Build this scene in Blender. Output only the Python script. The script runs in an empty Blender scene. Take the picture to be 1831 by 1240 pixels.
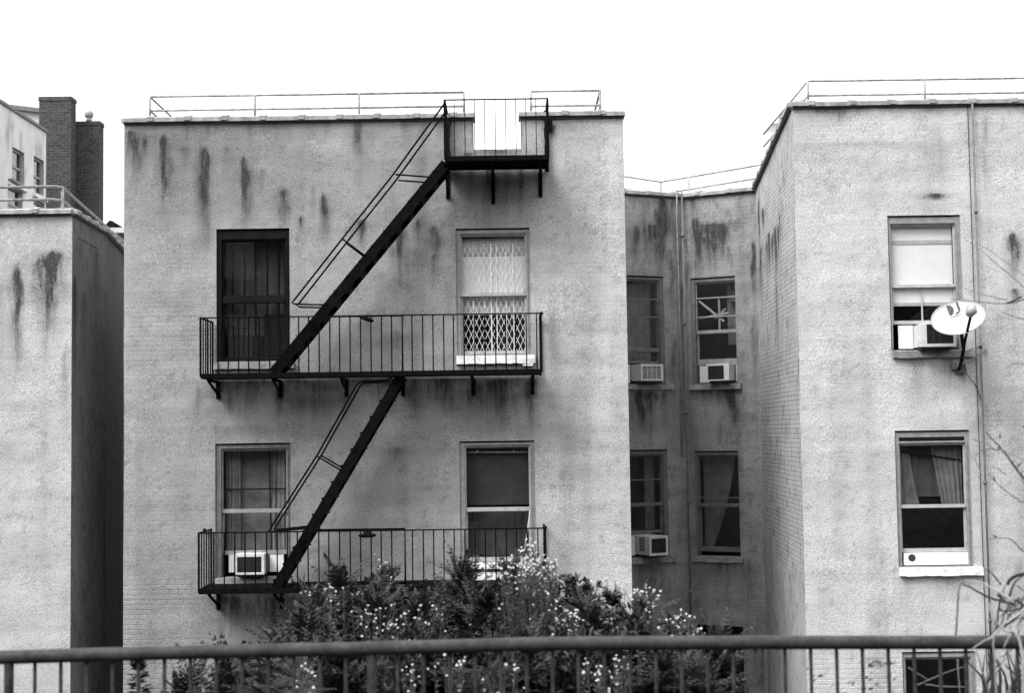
import bpy, math, random
import numpy as np
from mathutils import Vector, Matrix

C = bpy.context.scene.collection
SC = bpy.context.scene
rad = math.radians

# ------------------------------------------------------------------ camera
EYE = Vector((0.0, 0.0, 6.3))
FPX = 2543.0                       # focal length in photograph pixels (50 mm lens)
PITCH = math.atan(154.0 / FPX)
ROLL = 0.0144
_r0 = Vector((1, 0, 0)); _u0 = Vector((0, -math.sin(PITCH), math.cos(PITCH)))
FWD = Vector((0, math.cos(PITCH), math.sin(PITCH)))
RGT = math.cos(ROLL) * _r0 - math.sin(ROLL) * _u0
UPV = math.sin(ROLL) * _r0 + math.cos(ROLL) * _u0
cam_data = bpy.data.cameras.new('camera')
cam = bpy.data.objects.new('camera', cam_data); C.objects.link(cam)
cam_data.sensor_width = 36.0
cam_data.lens = FPX / 1831.0 * 36.0
cam_data.clip_start = 0.1; cam_data.clip_end = 3000
cam_data.dof.use_dof = True
cam_data.dof.focus_distance = 19.0
cam_data.dof.aperture_fstop = 3.4
m = Matrix((RGT, UPV, -FWD)).transposed().to_4x4(); m.translation = EYE
cam.matrix_world = m
SC.camera = cam

# ------------------------------------------------------------------ sky, sun, exposure
SUN_EL, SUN_AZ = 50.0, 228.0       # azimuth clockwise from +Y: behind the camera
world = bpy.data.worlds.new('World'); SC.world = world; world.use_nodes = True
wn = world.node_tree; wn.nodes.clear()
sky = wn.nodes.new('ShaderNodeTexSky'); sky.sky_type = 'NISHITA'; sky.sun_disc = False
sky.sun_elevation = rad(SUN_EL); sky.sun_rotation = rad(SUN_AZ)
sky.air_density = 1.0; sky.dust_density = 6.0; sky.ozone_density = 1.0
bw = wn.nodes.new('ShaderNodeRGBToBW')
bg = wn.nodes.new('ShaderNodeBackground'); bg.inputs['Strength'].default_value = 0.092
wo = wn.nodes.new('ShaderNodeOutputWorld')
cloud = wn.nodes.new('ShaderNodeMath'); cloud.operation = 'MULTIPLY_ADD'       # even cloud deck over the sky model
cloud.inputs[1].default_value = 0.35
wtc = wn.nodes.new('ShaderNodeTexCoord'); wsx = wn.nodes.new('ShaderNodeSeparateXYZ'); wmr = wn.nodes.new('ShaderNodeMapRange')   # overcast: brighter overhead
wmr.inputs['To Min'].default_value = 4.8; wmr.inputs['To Max'].default_value = 12.0
wn.links.new(wtc.outputs['Generated'], wsx.inputs[0]); wn.links.new(wsx.outputs[2], wmr.inputs['Value']); wn.links.new(wmr.outputs[0], cloud.inputs[2])
wn.links.new(sky.outputs[0], bw.inputs[0]); wn.links.new(bw.outputs[0], cloud.inputs[0]); wn.links.new(cloud.outputs[0], bg.inputs[0]); wn.links.new(bg.outputs[0], wo.inputs[0])
sun_d = bpy.data.lights.new('sun', 'SUN'); sun_d.energy = 1.5; sun_d.angle = rad(26)
sun_d.color = (1, 1, 1)
sun = bpy.data.objects.new('sun', sun_d); C.objects.link(sun)
_sd = Vector((math.sin(rad(SUN_AZ)) * math.cos(rad(SUN_EL)), math.cos(rad(SUN_AZ)) * math.cos(rad(SUN_EL)), math.sin(rad(SUN_EL))))
sun.rotation_euler = (-_sd).to_track_quat('-Z', 'Y').to_euler()
sun.location = _sd * 60
SC.view_settings.view_transform = 'Standard'; SC.view_settings.look = 'None'
SC.view_settings.exposure = 1.35; SC.view_settings.gamma = 1.0
SC.view_settings.use_curve_mapping = False

# ------------------------------------------------------------------ helpers
ORG = {}
rng = np.random.RandomState(7)
random.seed(7)

def ray(px, py):
    return RGT * ((px - 915.5) / FPX) + UPV * (-(py - 620.0) / FPX) + FWD
def P(px, py, Y):
    d = ray(px, py); return EYE + d * (Y / d.y)
def atz(px, py, Z):
    d = ray(px, py); return EYE + d * ((Z - EYE.z) / d.z)

def empty(name, loc, label=None, cat=None, group=None, parent=None):
    o = bpy.data.objects.new(name, None); C.objects.link(o)
    loc = Vector(loc); ORG[o] = loc
    if parent: o.parent = parent; o.location = loc - ORG[parent]
    else: o.location = loc
    o.empty_display_size = 0.2
    if label: o['label'] = label
    if cat: o['category'] = cat
    if group: o['group'] = group
    return o
def tag(o, label, cat, group=None):
    o['label'] = label; o['category'] = cat
    if group: o['group'] = group
    return o

class MB:
    """collects shapes, links them as one mesh"""
    def __init__(s): s.v = []; s.f = []
    def quad(s, *pts):
        b = len(s.v); s.v += [tuple(p) for p in pts]; s.f.append(tuple(range(b, b + len(pts))))
    def hexa(s, p):
        b = len(s.v); s.v += [tuple(q) for q in p]
        for f in ((0, 3, 2, 1), (4, 5, 6, 7), (0, 1, 5, 4), (1, 2, 6, 5), (2, 3, 7, 6), (3, 0, 4, 7)):
            s.f.append(tuple(b + i for i in f))
    def box(s, x0, x1, y0, y1, z0, z1, fr=None):
        pts = [(x0, y0, z0), (x1, y0, z0), (x1, y1, z0), (x0, y1, z0), (x0, y0, z1), (x1, y0, z1), (x1, y1, z1), (x0, y1, z1)]
        if fr: pts = [fr(*q) for q in pts]
        s.hexa(pts)
    def bar(s, a, b, w, h, up=(0, 0, 1)):
        a = Vector(a); b = Vector(b); d = (b - a).normalized(); up = Vector(up)
        if abs(d.dot(up)) > .999: up = Vector((0, 1, 0))
        sx = d.cross(up).normalized(); sy = sx.cross(d)
        q = []
        for c in (a, b):
            for (i, j) in ((-1, -1), (1, -1), (1, 1), (-1, 1)):
                q.append(c + sx * (i * w / 2) + sy * (j * h / 2))
        s.hexa(q)
    def tube(s, pts, r, n=8, cap=True):
        pts = [Vector(p) for p in pts]
        k = len(pts); rs = r if hasattr(r, '__len__') else [r] * k
        ref = Vector((0.137, 0.31, 0.94))
        base = len(s.v)
        for i, p in enumerate(pts):
            d = (pts[min(i + 1, k - 1)] - pts[max(i - 1, 0)])
            d = d.normalized() if d.length > 1e-9 else Vector((0, 0, 1))
            a = d.cross(ref)
            if a.length < .15: a = d.cross(Vector((1, 0, 0)))
            a.normalize(); c = d.cross(a)
            for j in range(n):
                t = 2 * math.pi * j / n
                s.v.append(tuple(p + a * (rs[i] * math.cos(t)) + c * (rs[i] * math.sin(t))))
        for i in range(k - 1):
            for j in range(n):
                j2 = (j + 1) % n
                s.f.append((base + i * n + j, base + i * n + j2, base + (i + 1) * n + j2, base + (i + 1) * n + j))
        if cap:
            s.f.append(tuple(base + j for j in reversed(range(n))))
            s.f.append(tuple(base + (k - 1) * n + j for j in range(n)))
    def ball(s, c, r, n=8, sz=1.0):
        c = Vector(c)
        pts = [c + Vector((0, 0, r * sz * math.sin(-math.pi / 2 + math.pi * i / n))) for i in range(n + 1)]
        rs = [max(1e-4, r * math.cos(-math.pi / 2 + math.pi * i / n)) for i in range(n + 1)]
        b = len(s.v); m_ = 2 * n
        for p, q in zip(pts, rs):
            for j in range(m_):
                t = 2 * math.pi * j / m_; s.v.append((p.x + q * math.cos(t), p.y + q * math.sin(t), p.z))
        for i in range(n):
            for j in range(m_):
                j2 = (j + 1) % m_
                s.f.append((b + i * m_ + j, b + i * m_ + j2, b + (i + 1) * m_ + j2, b + (i + 1) * m_ + j))
    def build(s, name, mat, parent=None, smooth=False, bevel=0):
        me = bpy.data.meshes.new(name)
        o_ = ORG[parent] if parent else Vector((0, 0, 0))
        v = np.array(s.v, dtype=float).reshape(-1, 3) - np.array(o_)
        me.from_pydata([tuple(x) for x in v], [], s.f)
        me.materials.append(mat)
        if smooth:
            me.polygons.foreach_set('use_smooth', [True] * len(me.polygons))
        me.update()
        o = bpy.data.objects.new(name, me); C.objects.link(o)
        if parent: o.parent = parent
        ORG[o] = Vector(o_)
        if bevel:
            b = o.modifiers.new('bevel', 'BEVEL'); b.width = bevel; b.segments = 2; b.limit_method = 'ANGLE'
        return o

def child_copy(o, parent, loc):
    c = o.copy(); C.objects.link(c); c.parent = parent; c.location = loc; return c

# ---- numpy value noise
def vnoise(x, y, sx, sy, seed):
    r = np.random.RandomState(seed); T = r.rand(128, 128)
    u = np.asarray(x) * sx + 1000.3; v = np.asarray(y) * sy + 1000.7
    iu = np.floor(u).astype(int); iv = np.floor(v).astype(int); fu = u - iu; fv = v - iv
    fu = fu * fu * (3 - 2 * fu); fv = fv * fv * (3 - 2 * fv)
    a = T[iu % 128, iv % 128]; b = T[(iu + 1) % 128, iv % 128]; c = T[iu % 128, (iv + 1) % 128]; d = T[(iu + 1) % 128, (iv + 1) % 128]
    return (a * (1 - fu) + b * fu) * (1 - fv) + (c * (1 - fu) + d * fu) * fv
def fbm(x, y, sx, sy, seed, o=3):
    t = 0; a = .5; n = 0
    for i in range(o):
        t = t + a * vnoise(x, y, sx * 2 ** i, sy * 2 ** i, seed + i); n += a; a *= .55
    return t / n

# ------------------------------------------------------------------ materials
def mat_new(name):
    m = bpy.data.materials.new(name); m.use_nodes = True
    nt = m.node_tree; p = nt.nodes['Principled BSDF']
    return m, nt, p
def g3(v): return (v, v, v, 1)

def simple(name, val, rough=.6, spec=.3, metal=0, var=.25, scale=8.0, bump=0.0, detail=4, speck=0.0):
    m, nt, p = mat_new(name)
    p.inputs['Roughness'].default_value = rough; p.inputs['Metallic'].default_value = metal
    p.inputs['Specular IOR Level'].default_value = spec
    tc = nt.nodes.new('ShaderNodeTexCoord')
    n = nt.nodes.new('ShaderNodeTexNoise'); n.inputs['Scale'].default_value = scale; n.inputs['Detail'].default_value = detail
    n.inputs['Roughness'].default_value = .65
    nt.links.new(tc.outputs['Object'], n.inputs['Vector'])
    r = nt.nodes.new('ShaderNodeMapRange')
    r.inputs['From Min'].default_value = .3; r.inputs['From Max'].default_value = .7
    r.inputs['To Min'].default_value = val * (1 - var); r.inputs['To Max'].default_value = val * (1 + var)
    nt.links.new(n.outputs[0], r.inputs['Value'])
    out = r.outputs[0]
    if speck:
        w = nt.nodes.new('ShaderNodeTexNoise'); w.inputs['Scale'].default_value = 75; w.inputs['Detail'].default_value = 1
        nt.links.new(tc.outputs['Object'], w.inputs['Vector'])
        rr = nt.nodes.new('ShaderNodeMapRange'); rr.inputs['From Min'].default_value = .3; rr.inputs['From Max'].default_value = .7
        rr.inputs['To Min'].default_value = 1 - speck; rr.inputs['To Max'].default_value = 1 + speck
        nt.links.new(w.outputs[0], rr.inputs['Value'])
        mu = nt.nodes.new('ShaderNodeMath'); mu.operation = 'MULTIPLY'
        nt.links.new(out, mu.inputs[0]); nt.links.new(rr.outputs[0], mu.inputs[1]); out = mu.outputs[0]
    nt.links.new(out, p.inputs['Base Color'])
    if bump:
        b = nt.nodes.new('ShaderNodeBump'); b.inputs['Strength'].default_value = bump; b.inputs['Distance'].default_value = .01
        nt.links.new(n.outputs[0], b.inputs['Height']); nt.links.new(b.outputs[0], p.inputs['Normal'])
    return m

def stucco_mat(name, base):
    m, nt, p = mat_new(name)
    p.inputs['Roughness'].default_value = .92; p.inputs['Specular IOR Level'].default_value = .15
    N = nt.nodes.new; L = nt.links.new
    tc = N('ShaderNodeTexCoord'); uv = N('ShaderNodeUVMap'); uv.uv_map = 'uv'
    def attr(n):
        a = N('ShaderNodeAttribute'); a.attribute_name = n; return a.outputs['Fac']
    def noise(scale, detail=3, src=None, rough=.6):
        n = N('ShaderNodeTexNoise'); n.inputs['Scale'].default_value = scale; n.inputs['Detail'].default_value = detail
        n.inputs['Roughness'].default_value = rough
        L(src or tc.outputs['Object'], n.inputs['Vector']); return n.outputs[0]
    def rng_(x, a, b, lo, hi):
        r = N('ShaderNodeMapRange'); r.inputs['From Min'].default_value = a; r.inputs['From Max'].default_value = b
        r.inputs['To Min'].default_value = lo; r.inputs['To Max'].default_value = hi; L(x, r.inputs['Value']); return r.outputs[0]
    def mul(a, b):
        q = N('ShaderNodeMath'); q.operation = 'MULTIPLY'
        for i, x in enumerate((a, b)):
            if isinstance(x, (int, float)): q.inputs[i].default_value = x
            else: L(x, q.inputs[i])
        return q.outputs[0]
    # speckle of the sand-finish, mottling, patchy repaint
    spk = rng_(noise(58, 2), .3, .7, .62, 1.38)
    spk2 = rng_(noise(38, 2), .3, .7, .91, 1.09)
    mot = rng_(noise(2.2, 5), .3, .7, .9, 1.1)
    pat = rng_(noise(.7, 3), .35, .65, .95, 1.05)
    col = mul(mul(mul(mul(attr('tone'), base), spk), mul(mot, pat)), spk2)
    # streaky edge for the stains and painted shade
    mp = N('ShaderNodeMapping'); mp.inputs['Scale'].default_value = (1, 1, .16); L(tc.outputs['Object'], mp.inputs[0])
    st = rng_(noise(22, 4, mp.outputs[0]), .3, .7, .72, 1.3)
    st2 = rng_(noise(48, 3), .3, .7, .7, 1.25)
    pre = N('ShaderNodeClamp'); L(mul(attr('stain_shade'), 1.65), pre.inputs[0])
    cl = N('ShaderNodeClamp'); L(mul(mul(pre.outputs[0], st), st2), cl.inputs[0]); cl.inputs['Max'].default_value = .95
    mx = N('ShaderNodeMix'); mx.data_type = 'FLOAT'
    L(cl.outputs[0], mx.inputs[0]); L(col, mx.inputs[2]); mx.inputs[3].default_value = .028
    L(mx.outputs[0], p.inputs['Base Color'])
    # relief: brick courses reading through the render, plus trowel grain
    br = N('ShaderNodeTexBrick'); br.inputs['Scale'].default_value = 1.0
    br.inputs['Brick Width'].default_value = .215; br.inputs['Row Height'].default_value = .075
    br.inputs['Mortar Size'].default_value = .012; br.inputs['Mortar Smooth'].default_value = .6; br.inputs['Bias'].default_value = 0
    br.inputs['Color1'].default_value = g3(1); br.inputs['Color2'].default_value = g3(.75); br.inputs['Mortar'].default_value = g3(0)
    wn_ = N('ShaderNodeTexNoise'); wn_.inputs['Scale'].default_value = 9; wn_.inputs['Detail'].default_value = 3; L(tc.outputs['Object'], wn_.inputs['Vector'])
    vs = N('ShaderNodeVectorMath'); vs.operation = 'MULTIPLY_ADD'; vs.inputs[1].default_value = (.05, .035, 0); L(wn_.outputs['Color'], vs.inputs[0]); L(uv.outputs[0], vs.inputs[2])
    L(vs.outputs[0], br.inputs['Vector'])
    b1 = N('ShaderNodeBump'); b1.inputs['Distance'].default_value = .016; L(attr('brick'), b1.inputs['Strength']); L(br.outputs[0], b1.inputs['Height'])
    b2 = N('ShaderNodeBump'); b2.inputs['Strength'].default_value = .5; b2.inputs['Distance'].default_value = .012
    L(noise(26, 5), b2.inputs['Height']); L(b1.outputs[0], b2.inputs['Normal'])
    L(b2.outputs[0], p.inputs['Normal'])
    return m

def glass_mat(name, tint=1.0, rough=.02):
    m = bpy.data.materials.new(name); m.use_nodes = True; nt = m.node_tree; nt.nodes.clear()
    N = nt.nodes.new; L = nt.links.new
    o = N('ShaderNodeOutputMaterial'); mx = N('ShaderNodeMixShader'); t = N('ShaderNodeBsdfTransparent'); g = N('ShaderNodeBsdfGlossy')
    t.inputs[0].default_value = g3(tint); g.inputs['Roughness'].default_value = rough; g.inputs[0].default_value = g3(.9)
    lw = N('ShaderNodeLayerWeight'); lw.inputs[0].default_value = .5; pw = N('ShaderNodeMath'); pw.operation = 'POWER'; pw.inputs[1].default_value = 4.5; L(lw.outputs['Facing'], pw.inputs[0])
    f = N('ShaderNodeMath'); f.operation = 'MULTIPLY_ADD'; f.inputs[1].default_value = .7; f.inputs[2].default_value = .035; L(pw.outputs[0], f.inputs[0])
    tc = N('ShaderNodeTexCoord'); n = N('ShaderNodeTexNoise'); n.inputs['Scale'].default_value = 1.3; n.inputs['Detail'].default_value = 1
    L(tc.outputs['Object'], n.inputs['Vector'])
    b = N('ShaderNodeBump'); b.inputs['Strength'].default_value = .08; b.inputs['Distance'].default_value = .02
    L(n.outputs[0], b.inputs['Height']); L(b.outputs[0], g.inputs['Normal'])
    L(f.outputs[0], mx.inputs[0]); L(t.outputs[0], mx.inputs[1]); L(g.outputs[0], mx.inputs[2]); L(mx.outputs[0], o.inputs[0])
    return m

def leaf_mat(name, lo, hi, trans=.25):
    m, nt, p = mat_new(name)
    N = nt.nodes.new; L = nt.links.new
    gi = N('ShaderNodeNewGeometry')
    r = N('ShaderNodeMapRange'); r.inputs['To Min'].default_value = lo; r.inputs['To Max'].default_value = hi
    L(gi.outputs['Random Per Island'], r.inputs['Value']); L(r.outputs[0], p.inputs['Base Color'])
    p.inputs['Roughness'].default_value = .5; p.inputs['Specular IOR Level'].default_value = .35
    tr = N('ShaderNodeBsdfTranslucent'); L(r.outputs[0], tr.inputs[0])
    mx = N('ShaderNodeMixShader'); mx.inputs[0].default_value = trans
    L(p.outputs[0], mx.inputs[1]); L(tr.outputs[0], mx.inputs[2]); L(mx.outputs[0], nt.nodes['Material Output'].inputs[0])
    return m

M = {}
M['stucco'] = stucco_mat('stucco', .44)
M['coping'] = simple('clay_coping', .27, .8, .2, var=.4, scale=6, bump=.4, speck=.15)
M['iron'] = simple('black_iron', .0035, .85, .05, var=.6, scale=14, bump=.3)
M['iron_rust'] = simple('rusty_iron', .007, .9, .1, var=.7, scale=18, bump=.8)
M['rail_grey'] = simple('galvanised_pipe', .24, .6, .3, var=.5, scale=9, speck=.3)
M['wood_grey'] = simple('grey_paint', .23, .6, .3, var=.25, scale=9, bump=.2, speck=.12)
M['wood_mid'] = simple('mid_grey_paint', .12, .6, .3, var=.3, scale=9, bump=.2, speck=.15)
M['wood_light'] = simple('light_grey_paint', .38, .6, .3, var=.2, scale=9, bump=.2, speck=.12)
M['wood_dark'] = simple('dark_paint', .008, .7, .06, var=.4, scale=9)
M['sill_stone'] = simple('stone_sill', .22, .9, .1, var=.45, scale=7, bump=.5, speck=.2)
M['sill_white'] = simple('white_sill', .68, .8, .2, var=.25, scale=8, bump=.3, speck=.12)
M['white_board'] = simple('white_board', .78, .6, .2, var=.05, scale=5)
M['blind'] = simple('white_blind', .68, .8, .1, var=.06, scale=3, speck=.04)
M['shade_white'] = simple('white_shade', .66, .8, .1, var=.06, scale=3, speck=.04)
M['lace'] = simple('lace_blind', .4, .9, .1, var=.1, scale=5, speck=.06)
M['curtain'] = simple('grey_curtain', .12, .95, .05, var=.3, scale=5, speck=.15)
M['curtain_dark'] = simple('dark_curtain', .04, .95, .05, var=.35, scale=5, speck=.2)
M['curtain_pale'] = simple('pale_curtain', .2, .95, .05, var=.25, scale=6, speck=.1)
M['shade_dark'] = simple('dark_shade', .05, .9, .1, var=.2, scale=4)
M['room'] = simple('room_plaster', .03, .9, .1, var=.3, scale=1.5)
M['ac_white'] = simple('white_casing', .55, .5, .35, var=.18, scale=5, speck=.08)
M['ac_dark'] = simple('dark_grille', .035, .6, .3, var=.4, scale=20)
M['gate'] = simple('pale_gate_metal', .8, .5, .4, var=.2, scale=12)
M['dish'] = simple('dish_paint', .4, .5, .3, var=.05, scale=5)
M['dish_grey'] = simple('grey_plastic', .28, .5, .3, var=.2, scale=9)
M['mark'] = simple('dark_print', .04, .5, .3, var=.2)
def brick_mat(name, lo, hi, mortar):
    m, nt, p = mat_new(name); N = nt.nodes.new; L = nt.links.new
    p.inputs['Roughness'].default_value = .95; p.inputs['Specular IOR Level'].default_value = .1
    tc = N('ShaderNodeTexCoord'); sx = N('ShaderNodeSeparateXYZ'); L(tc.outputs['Object'], sx.inputs[0])
    ad = N('ShaderNodeMath'); ad.operation = 'ADD'; L(sx.outputs[0], ad.inputs[0]); L(sx.outputs[1], ad.inputs[1])
    cb = N('ShaderNodeCombineXYZ'); L(ad.outputs[0], cb.inputs[0]); L(sx.outputs[2], cb.inputs[1])
    br = N('ShaderNodeTexBrick'); br.inputs['Scale'].default_value = 1; br.inputs['Brick Width'].default_value = .23; br.inputs['Row Height'].default_value = .085
    br.inputs['Mortar Size'].default_value = .012; br.inputs['Color1'].default_value = g3(lo); br.inputs['Color2'].default_value = g3(hi); br.inputs['Mortar'].default_value = g3(mortar)
    L(cb.outputs[0], br.inputs['Vector'])
    n = N('ShaderNodeTexNoise'); n.inputs['Scale'].default_value = 13; n.inputs['Detail'].default_value = 5; n.inputs['Roughness'].default_value = .75; L(tc.outputs['Object'], n.inputs['Vector'])
    r = N('ShaderNodeMapRange'); r.inputs['From Min'].default_value = .3; r.inputs['From Max'].default_value = .7; r.inputs['To Min'].default_value = .45; r.inputs['To Max'].default_value = 1.6; L(n.outputs[0], r.inputs['Value'])
    mu = N('ShaderNodeMix'); mu.data_type = 'RGBA'; mu.blend_type = 'MULTIPLY'; mu.inputs[0].default_value = 1; L(br.outputs[0], mu.inputs[6]); L(r.outputs[0], mu.inputs[7]); L(mu.outputs[2], p.inputs['Base Color'])
    b = N('ShaderNodeBump'); b.inputs['Strength'].default_value = .6; b.inputs['Distance'].default_value = .02; L(n.outputs[0], b.inputs['Height']); L(b.outputs[0], p.inputs['Normal'])
    return m
M['chimney'] = brick_mat('dark_brick', .036, .062, .07)
M['far'] = simple('pale_render', .62, .9, .1, var=.1, scale=2, speck=.06)
M['fence_rail'] = simple('railing_paint', .04, .6, .12, var=.4, scale=10, bump=.25, speck=.25)
M['fence_bar'] = simple('bar_paint', .02, .65, .1, var=.6, scale=18, bump=.4, speck=.35)
M['soil'] = simple('soil', .05, .95, .05, var=.5, scale=5, bump=.6)
M['paving'] = simple('asphalt_paving', .035, .9, .1, var=.25, scale=3, bump=.3, speck=.1)
M['coping_shade'] = simple('dark_coping_shade', .07, .9, .1, var=.3, scale=3)  # dark tone for the painted shadow line under copings
M['leaf_dark'] = leaf_mat('dark_needles', .004, .026, .12)
M['leaf_mid'] = leaf_mat('green_leaves', .01, .05, .25)
M['leaf_light'] = leaf_mat('pale_leaves', .035, .14, .3)
M['stem'] = simple('green_stem', .07, .7, .2, var=.4, scale=9)
M['bark'] = simple('bark', .05, .9, .1, var=.5, scale=20, bump=.5)
M['petal'] = leaf_mat('white_petals', .22, .7, .3)
M['twig_dark'] = simple('dark_twig', .03, .8, .1, var=.5, scale=20)
M['twig_mid'] = simple('grey_twig', .13, .8, .1, var=.4, scale=20)
M['twig_light'] = simple('pale_twig', .26, .8, .1, var=.25, scale=20)
M['glass'] = glass_mat('window_glass')

# ------------------------------------------------------------------ walls
class Wall:
    """vertical plane from p0 to p1 seen from outside with p0 on the left"""
    def __init__(s, p0, p1):
        s.p0 = Vector((p0[0], p0[1], 0)); s.p1 = Vector((p1[0], p1[1], 0))
        s.d = (s.p1 - s.p0).normalized(); s.n = Vector((s.d.y, -s.d.x, 0)); s.len = (s.p1 - s.p0).length
    def at(s, u, dep, z):            # dep > 0 is outwards
        q = s.p0 + s.d * u + s.n * dep; return Vector((q.x, q.y, z))
    def uz(s, px, py):
        d = ray(px, py); t = (s.p0 - EYE).dot(s.n) / d.dot(s.n); q = EYE + d * t
        return (q - s.p0).dot(s.d), q.z
    def fr(s, u, dep, z): return s.at(u, -dep, z)   # frame for MB.box : y = depth inwards
    def rect(s, x0, y0, x1, y1):
        xm, ym = (x0 + x1) / 2, (y0 + y1) / 2
        return s.uz(x0, ym)[0], s.uz(x1, ym)[0], s.uz(xm, y1)[1], s.uz(xm, y0)[1]

def s0(W): return W.p0
class WallMesh:
    def __init__(s): s.v = []; s.f = []; s.uv = []; s.st = []; s.to = []; s.br = []; s.n = 0
    def add(s, V, F, UV, st, to, br):
        s.f += [tuple(i + s.n for i in f) for f in F]
        s.v += V; s.uv += UV; s.st += list(st); s.to += list(to); s.br += list(br); s.n += len(V)
    def facade(s, W, zb, zt, holes=(), step=.035, zfine=2.0, paint=None, reveal=.16, wob=.006, u0=0, u1=None, seed=1):
        u1 = W.len if u1 is None else u1
        def grid(a, b, cuts, st):
            ks = sorted(set([a, b] + [c for c in cuts if a < c < b])); out = []
            for i in range(len(ks) - 1):
                n = max(1, int(round((ks[i + 1] - ks[i]) / st))); out += [ks[i] + (ks[i + 1] - ks[i]) * j / n for j in range(n)]
            return out + [ks[-1]]
        us = grid(u0, u1, [h[0] for h in holes] + [h[1] for h in holes], step)
        cz = [h[2] for h in holes] + [h[3] for h in holes]
        zs = (grid(zb, zfine, cz, .5)[:-1] if zfine > zb else []) + grid(max(zb, zfine), zt, cz, step)
        U, Z = np.meshgrid(np.array(us), np.array(zs), indexing='ij')
        st, to, br = paint(U, Z) if paint else (np.zeros_like(U), np.ones_like(U), np.zeros_like(U))
        wv = (fbm(U, Z, 1.3, 1.0, seed + 50) - .5) * wob * 4 + (fbm(U, Z, 6, 6, seed + 60, 2) - .5) * wob
        nz = len(zs); idx = np.arange(U.size).reshape(U.shape)
        V = []
        for i in range(len(us)):
            for j in range(nz):
                V.append(tuple(W.at(us[i], wv[i, j], zs[j])))
        F = []; e = 1e-6
        hs = [h for h in holes]
        for i in range(len(us) - 1):
            uc = (us[i] + us[i + 1]) / 2
            hh = [h for h in hs if h[0] < uc < h[1]]
            for j in range(nz - 1):
                zc = (zs[j] + zs[j + 1]) / 2
                if any(h[2] < zc < h[3] for h in hh): continue
                F.append((idx[i, j], idx[i + 1, j], idx[i + 1, j + 1], idx[i, j + 1]))
        s.add(V, F, list(zip(U.ravel(), Z.ravel())), st.ravel(), to.ravel(), br.ravel())
        for h in holes:                          # reveals
            a, b, c, d = h[:4]; r = h[4] if len(h) > 4 else reveal
            q = [((a, c), (a, d)), ((a, d), (b, d)), ((b, d), (b, c)), ((b, c), (a, c))]
            for (p, t) in q:
                Vq = [tuple(W.at(p[0], .004, p[1])), tuple(W.at(t[0], .004, t[1])), tuple(W.at(t[0], -r, t[1])), tuple(W.at(p[0], -r, p[1]))]
                s.add(Vq, [(0, 1, 2, 3)], [(p[0], p[1]), (t[0], t[1]), (t[0], t[1]), (p[0], p[1])], [0.1] * 4, [.8] * 4, [0] * 4)
    def rake(s, start, W, za, zb):
        for i in range(start, len(s.v)):
            x, y, z = s.v[i]; t = (Vector((x, y, 0)) - s0(W)).dot(W.d) / W.len; top = za + (zb - za) * t
            if z > top: s.v[i] = (x, y, top)
    def plain(s, W, zb, zt, u0=0, u1=None, dep=0, tone=1):
        u1 = W.len if u1 is None else u1
        V = [tuple(W.at(u, dep, z)) for u, z in ((u0, zb), (u1, zb), (u1, zt), (u0, zt))]
        s.add(V, [(0, 1, 2, 3)], [(u0, zb), (u1, zb), (u1, zt), (u0, zt)], [0] * 4, [tone] * 4, [0] * 4)
    def flat(s, pts, tone=.6):
        s.add([tuple(p) for p in pts], [tuple(range(len(pts)))], [(p[0], p[1]) for p in pts], [0] * len(pts), [tone] * len(pts), [0] * len(pts))
    def build(s, name, mat, parent):
        me = bpy.data.meshes.new(name); o_ = np.array(ORG[parent])
        me.from_pydata([tuple(x) for x in (np.array(s.v) - o_)], [], s.f)
        me.materials.append(mat)
        for n, d in (('stain_shade', s.st), ('tone', s.to), ('brick', s.br)):
            a = me.attributes.new(n, 'FLOAT', 'POINT'); a.data.foreach_set('value', np.array(d, dtype=np.float32))
        uvl = me.uv_layers.new(name='uv'); li = np.empty(len(me.loops), dtype=np.int32); me.loops.foreach_get('vertex_index', li)
        uvl.data.foreach_set('uv', np.array(s.uv, dtype=np.float32)[li].ravel())
        me.update()
        o = bpy.data.objects.new(name, me); C.objects.link(o); o.parent = parent; ORG[o] = ORG[parent]; return o

def streaks(W, items, seed):
    """dirt runs, some with painted shade, given by where they start and end on the wall: (x, y_top, y_bottom, half width, strength)"""
    cv = []
    for k, (x, ya, yb, hw, s_) in enumerate(items):
        ua, za = W.uz(x, ya); ub, zb = W.uz(x, yb); uw, _ = W.uz(x + hw, ya)
        cv.append((ua, za, zb, abs(uw - ua) * 1.4, min(1.2, s_ * 1.3), seed + k * 3))
    def f(U, Z):
        st = np.zeros_like(U)
        for (u, za, zb, hw, s_, sd) in cv:
            t = (za - Z) / (za - zb)
            ok = (t > -.1) & (t < 1.25) & (abs(U - u) < hw * 4)
            if not ok.any(): continue
            uu = U[ok]; tt = t[ok]; zz = Z[ok]
            cen = u + (vnoise(zz, zz * 0, 3, 1, sd) - .5) * hw * .8
            wid = hw * (.55 + .6 * np.clip(tt * 3, 0, 1) - .35 * np.clip(tt, 0, 1)) * (.6 + .8 * vnoise(zz, zz * 0, 6, 1, sd + 1))
            prof = np.exp(-(np.abs(uu - cen) / (wid * .92)) ** 1.5)
            L_ = np.clip((tt + .04) / .12, 0, 1) * np.clip((1.25 - tt) / 1.15, 0, 1) ** 1.1
            n = .45 + .9 * vnoise(uu, zz, 26, 2.5, sd + 2) + .3 * (vnoise(uu, zz, 9, 9, sd + 4) - .5)
            halo = np.exp(-(np.abs(uu - u) / (hw * 1.7)) ** 2) * np.clip((tt + .1) / .3, 0, 1) * np.clip(1.15 - tt, 0, 1) * (.4 + .9 * vnoise(uu, zz, 11, 1.2, sd + 5))
            st[ok] = np.maximum(st[ok], np.maximum(s_ * prof * L_ * n, .3 * s_ * halo))
        return st
    return f

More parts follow.
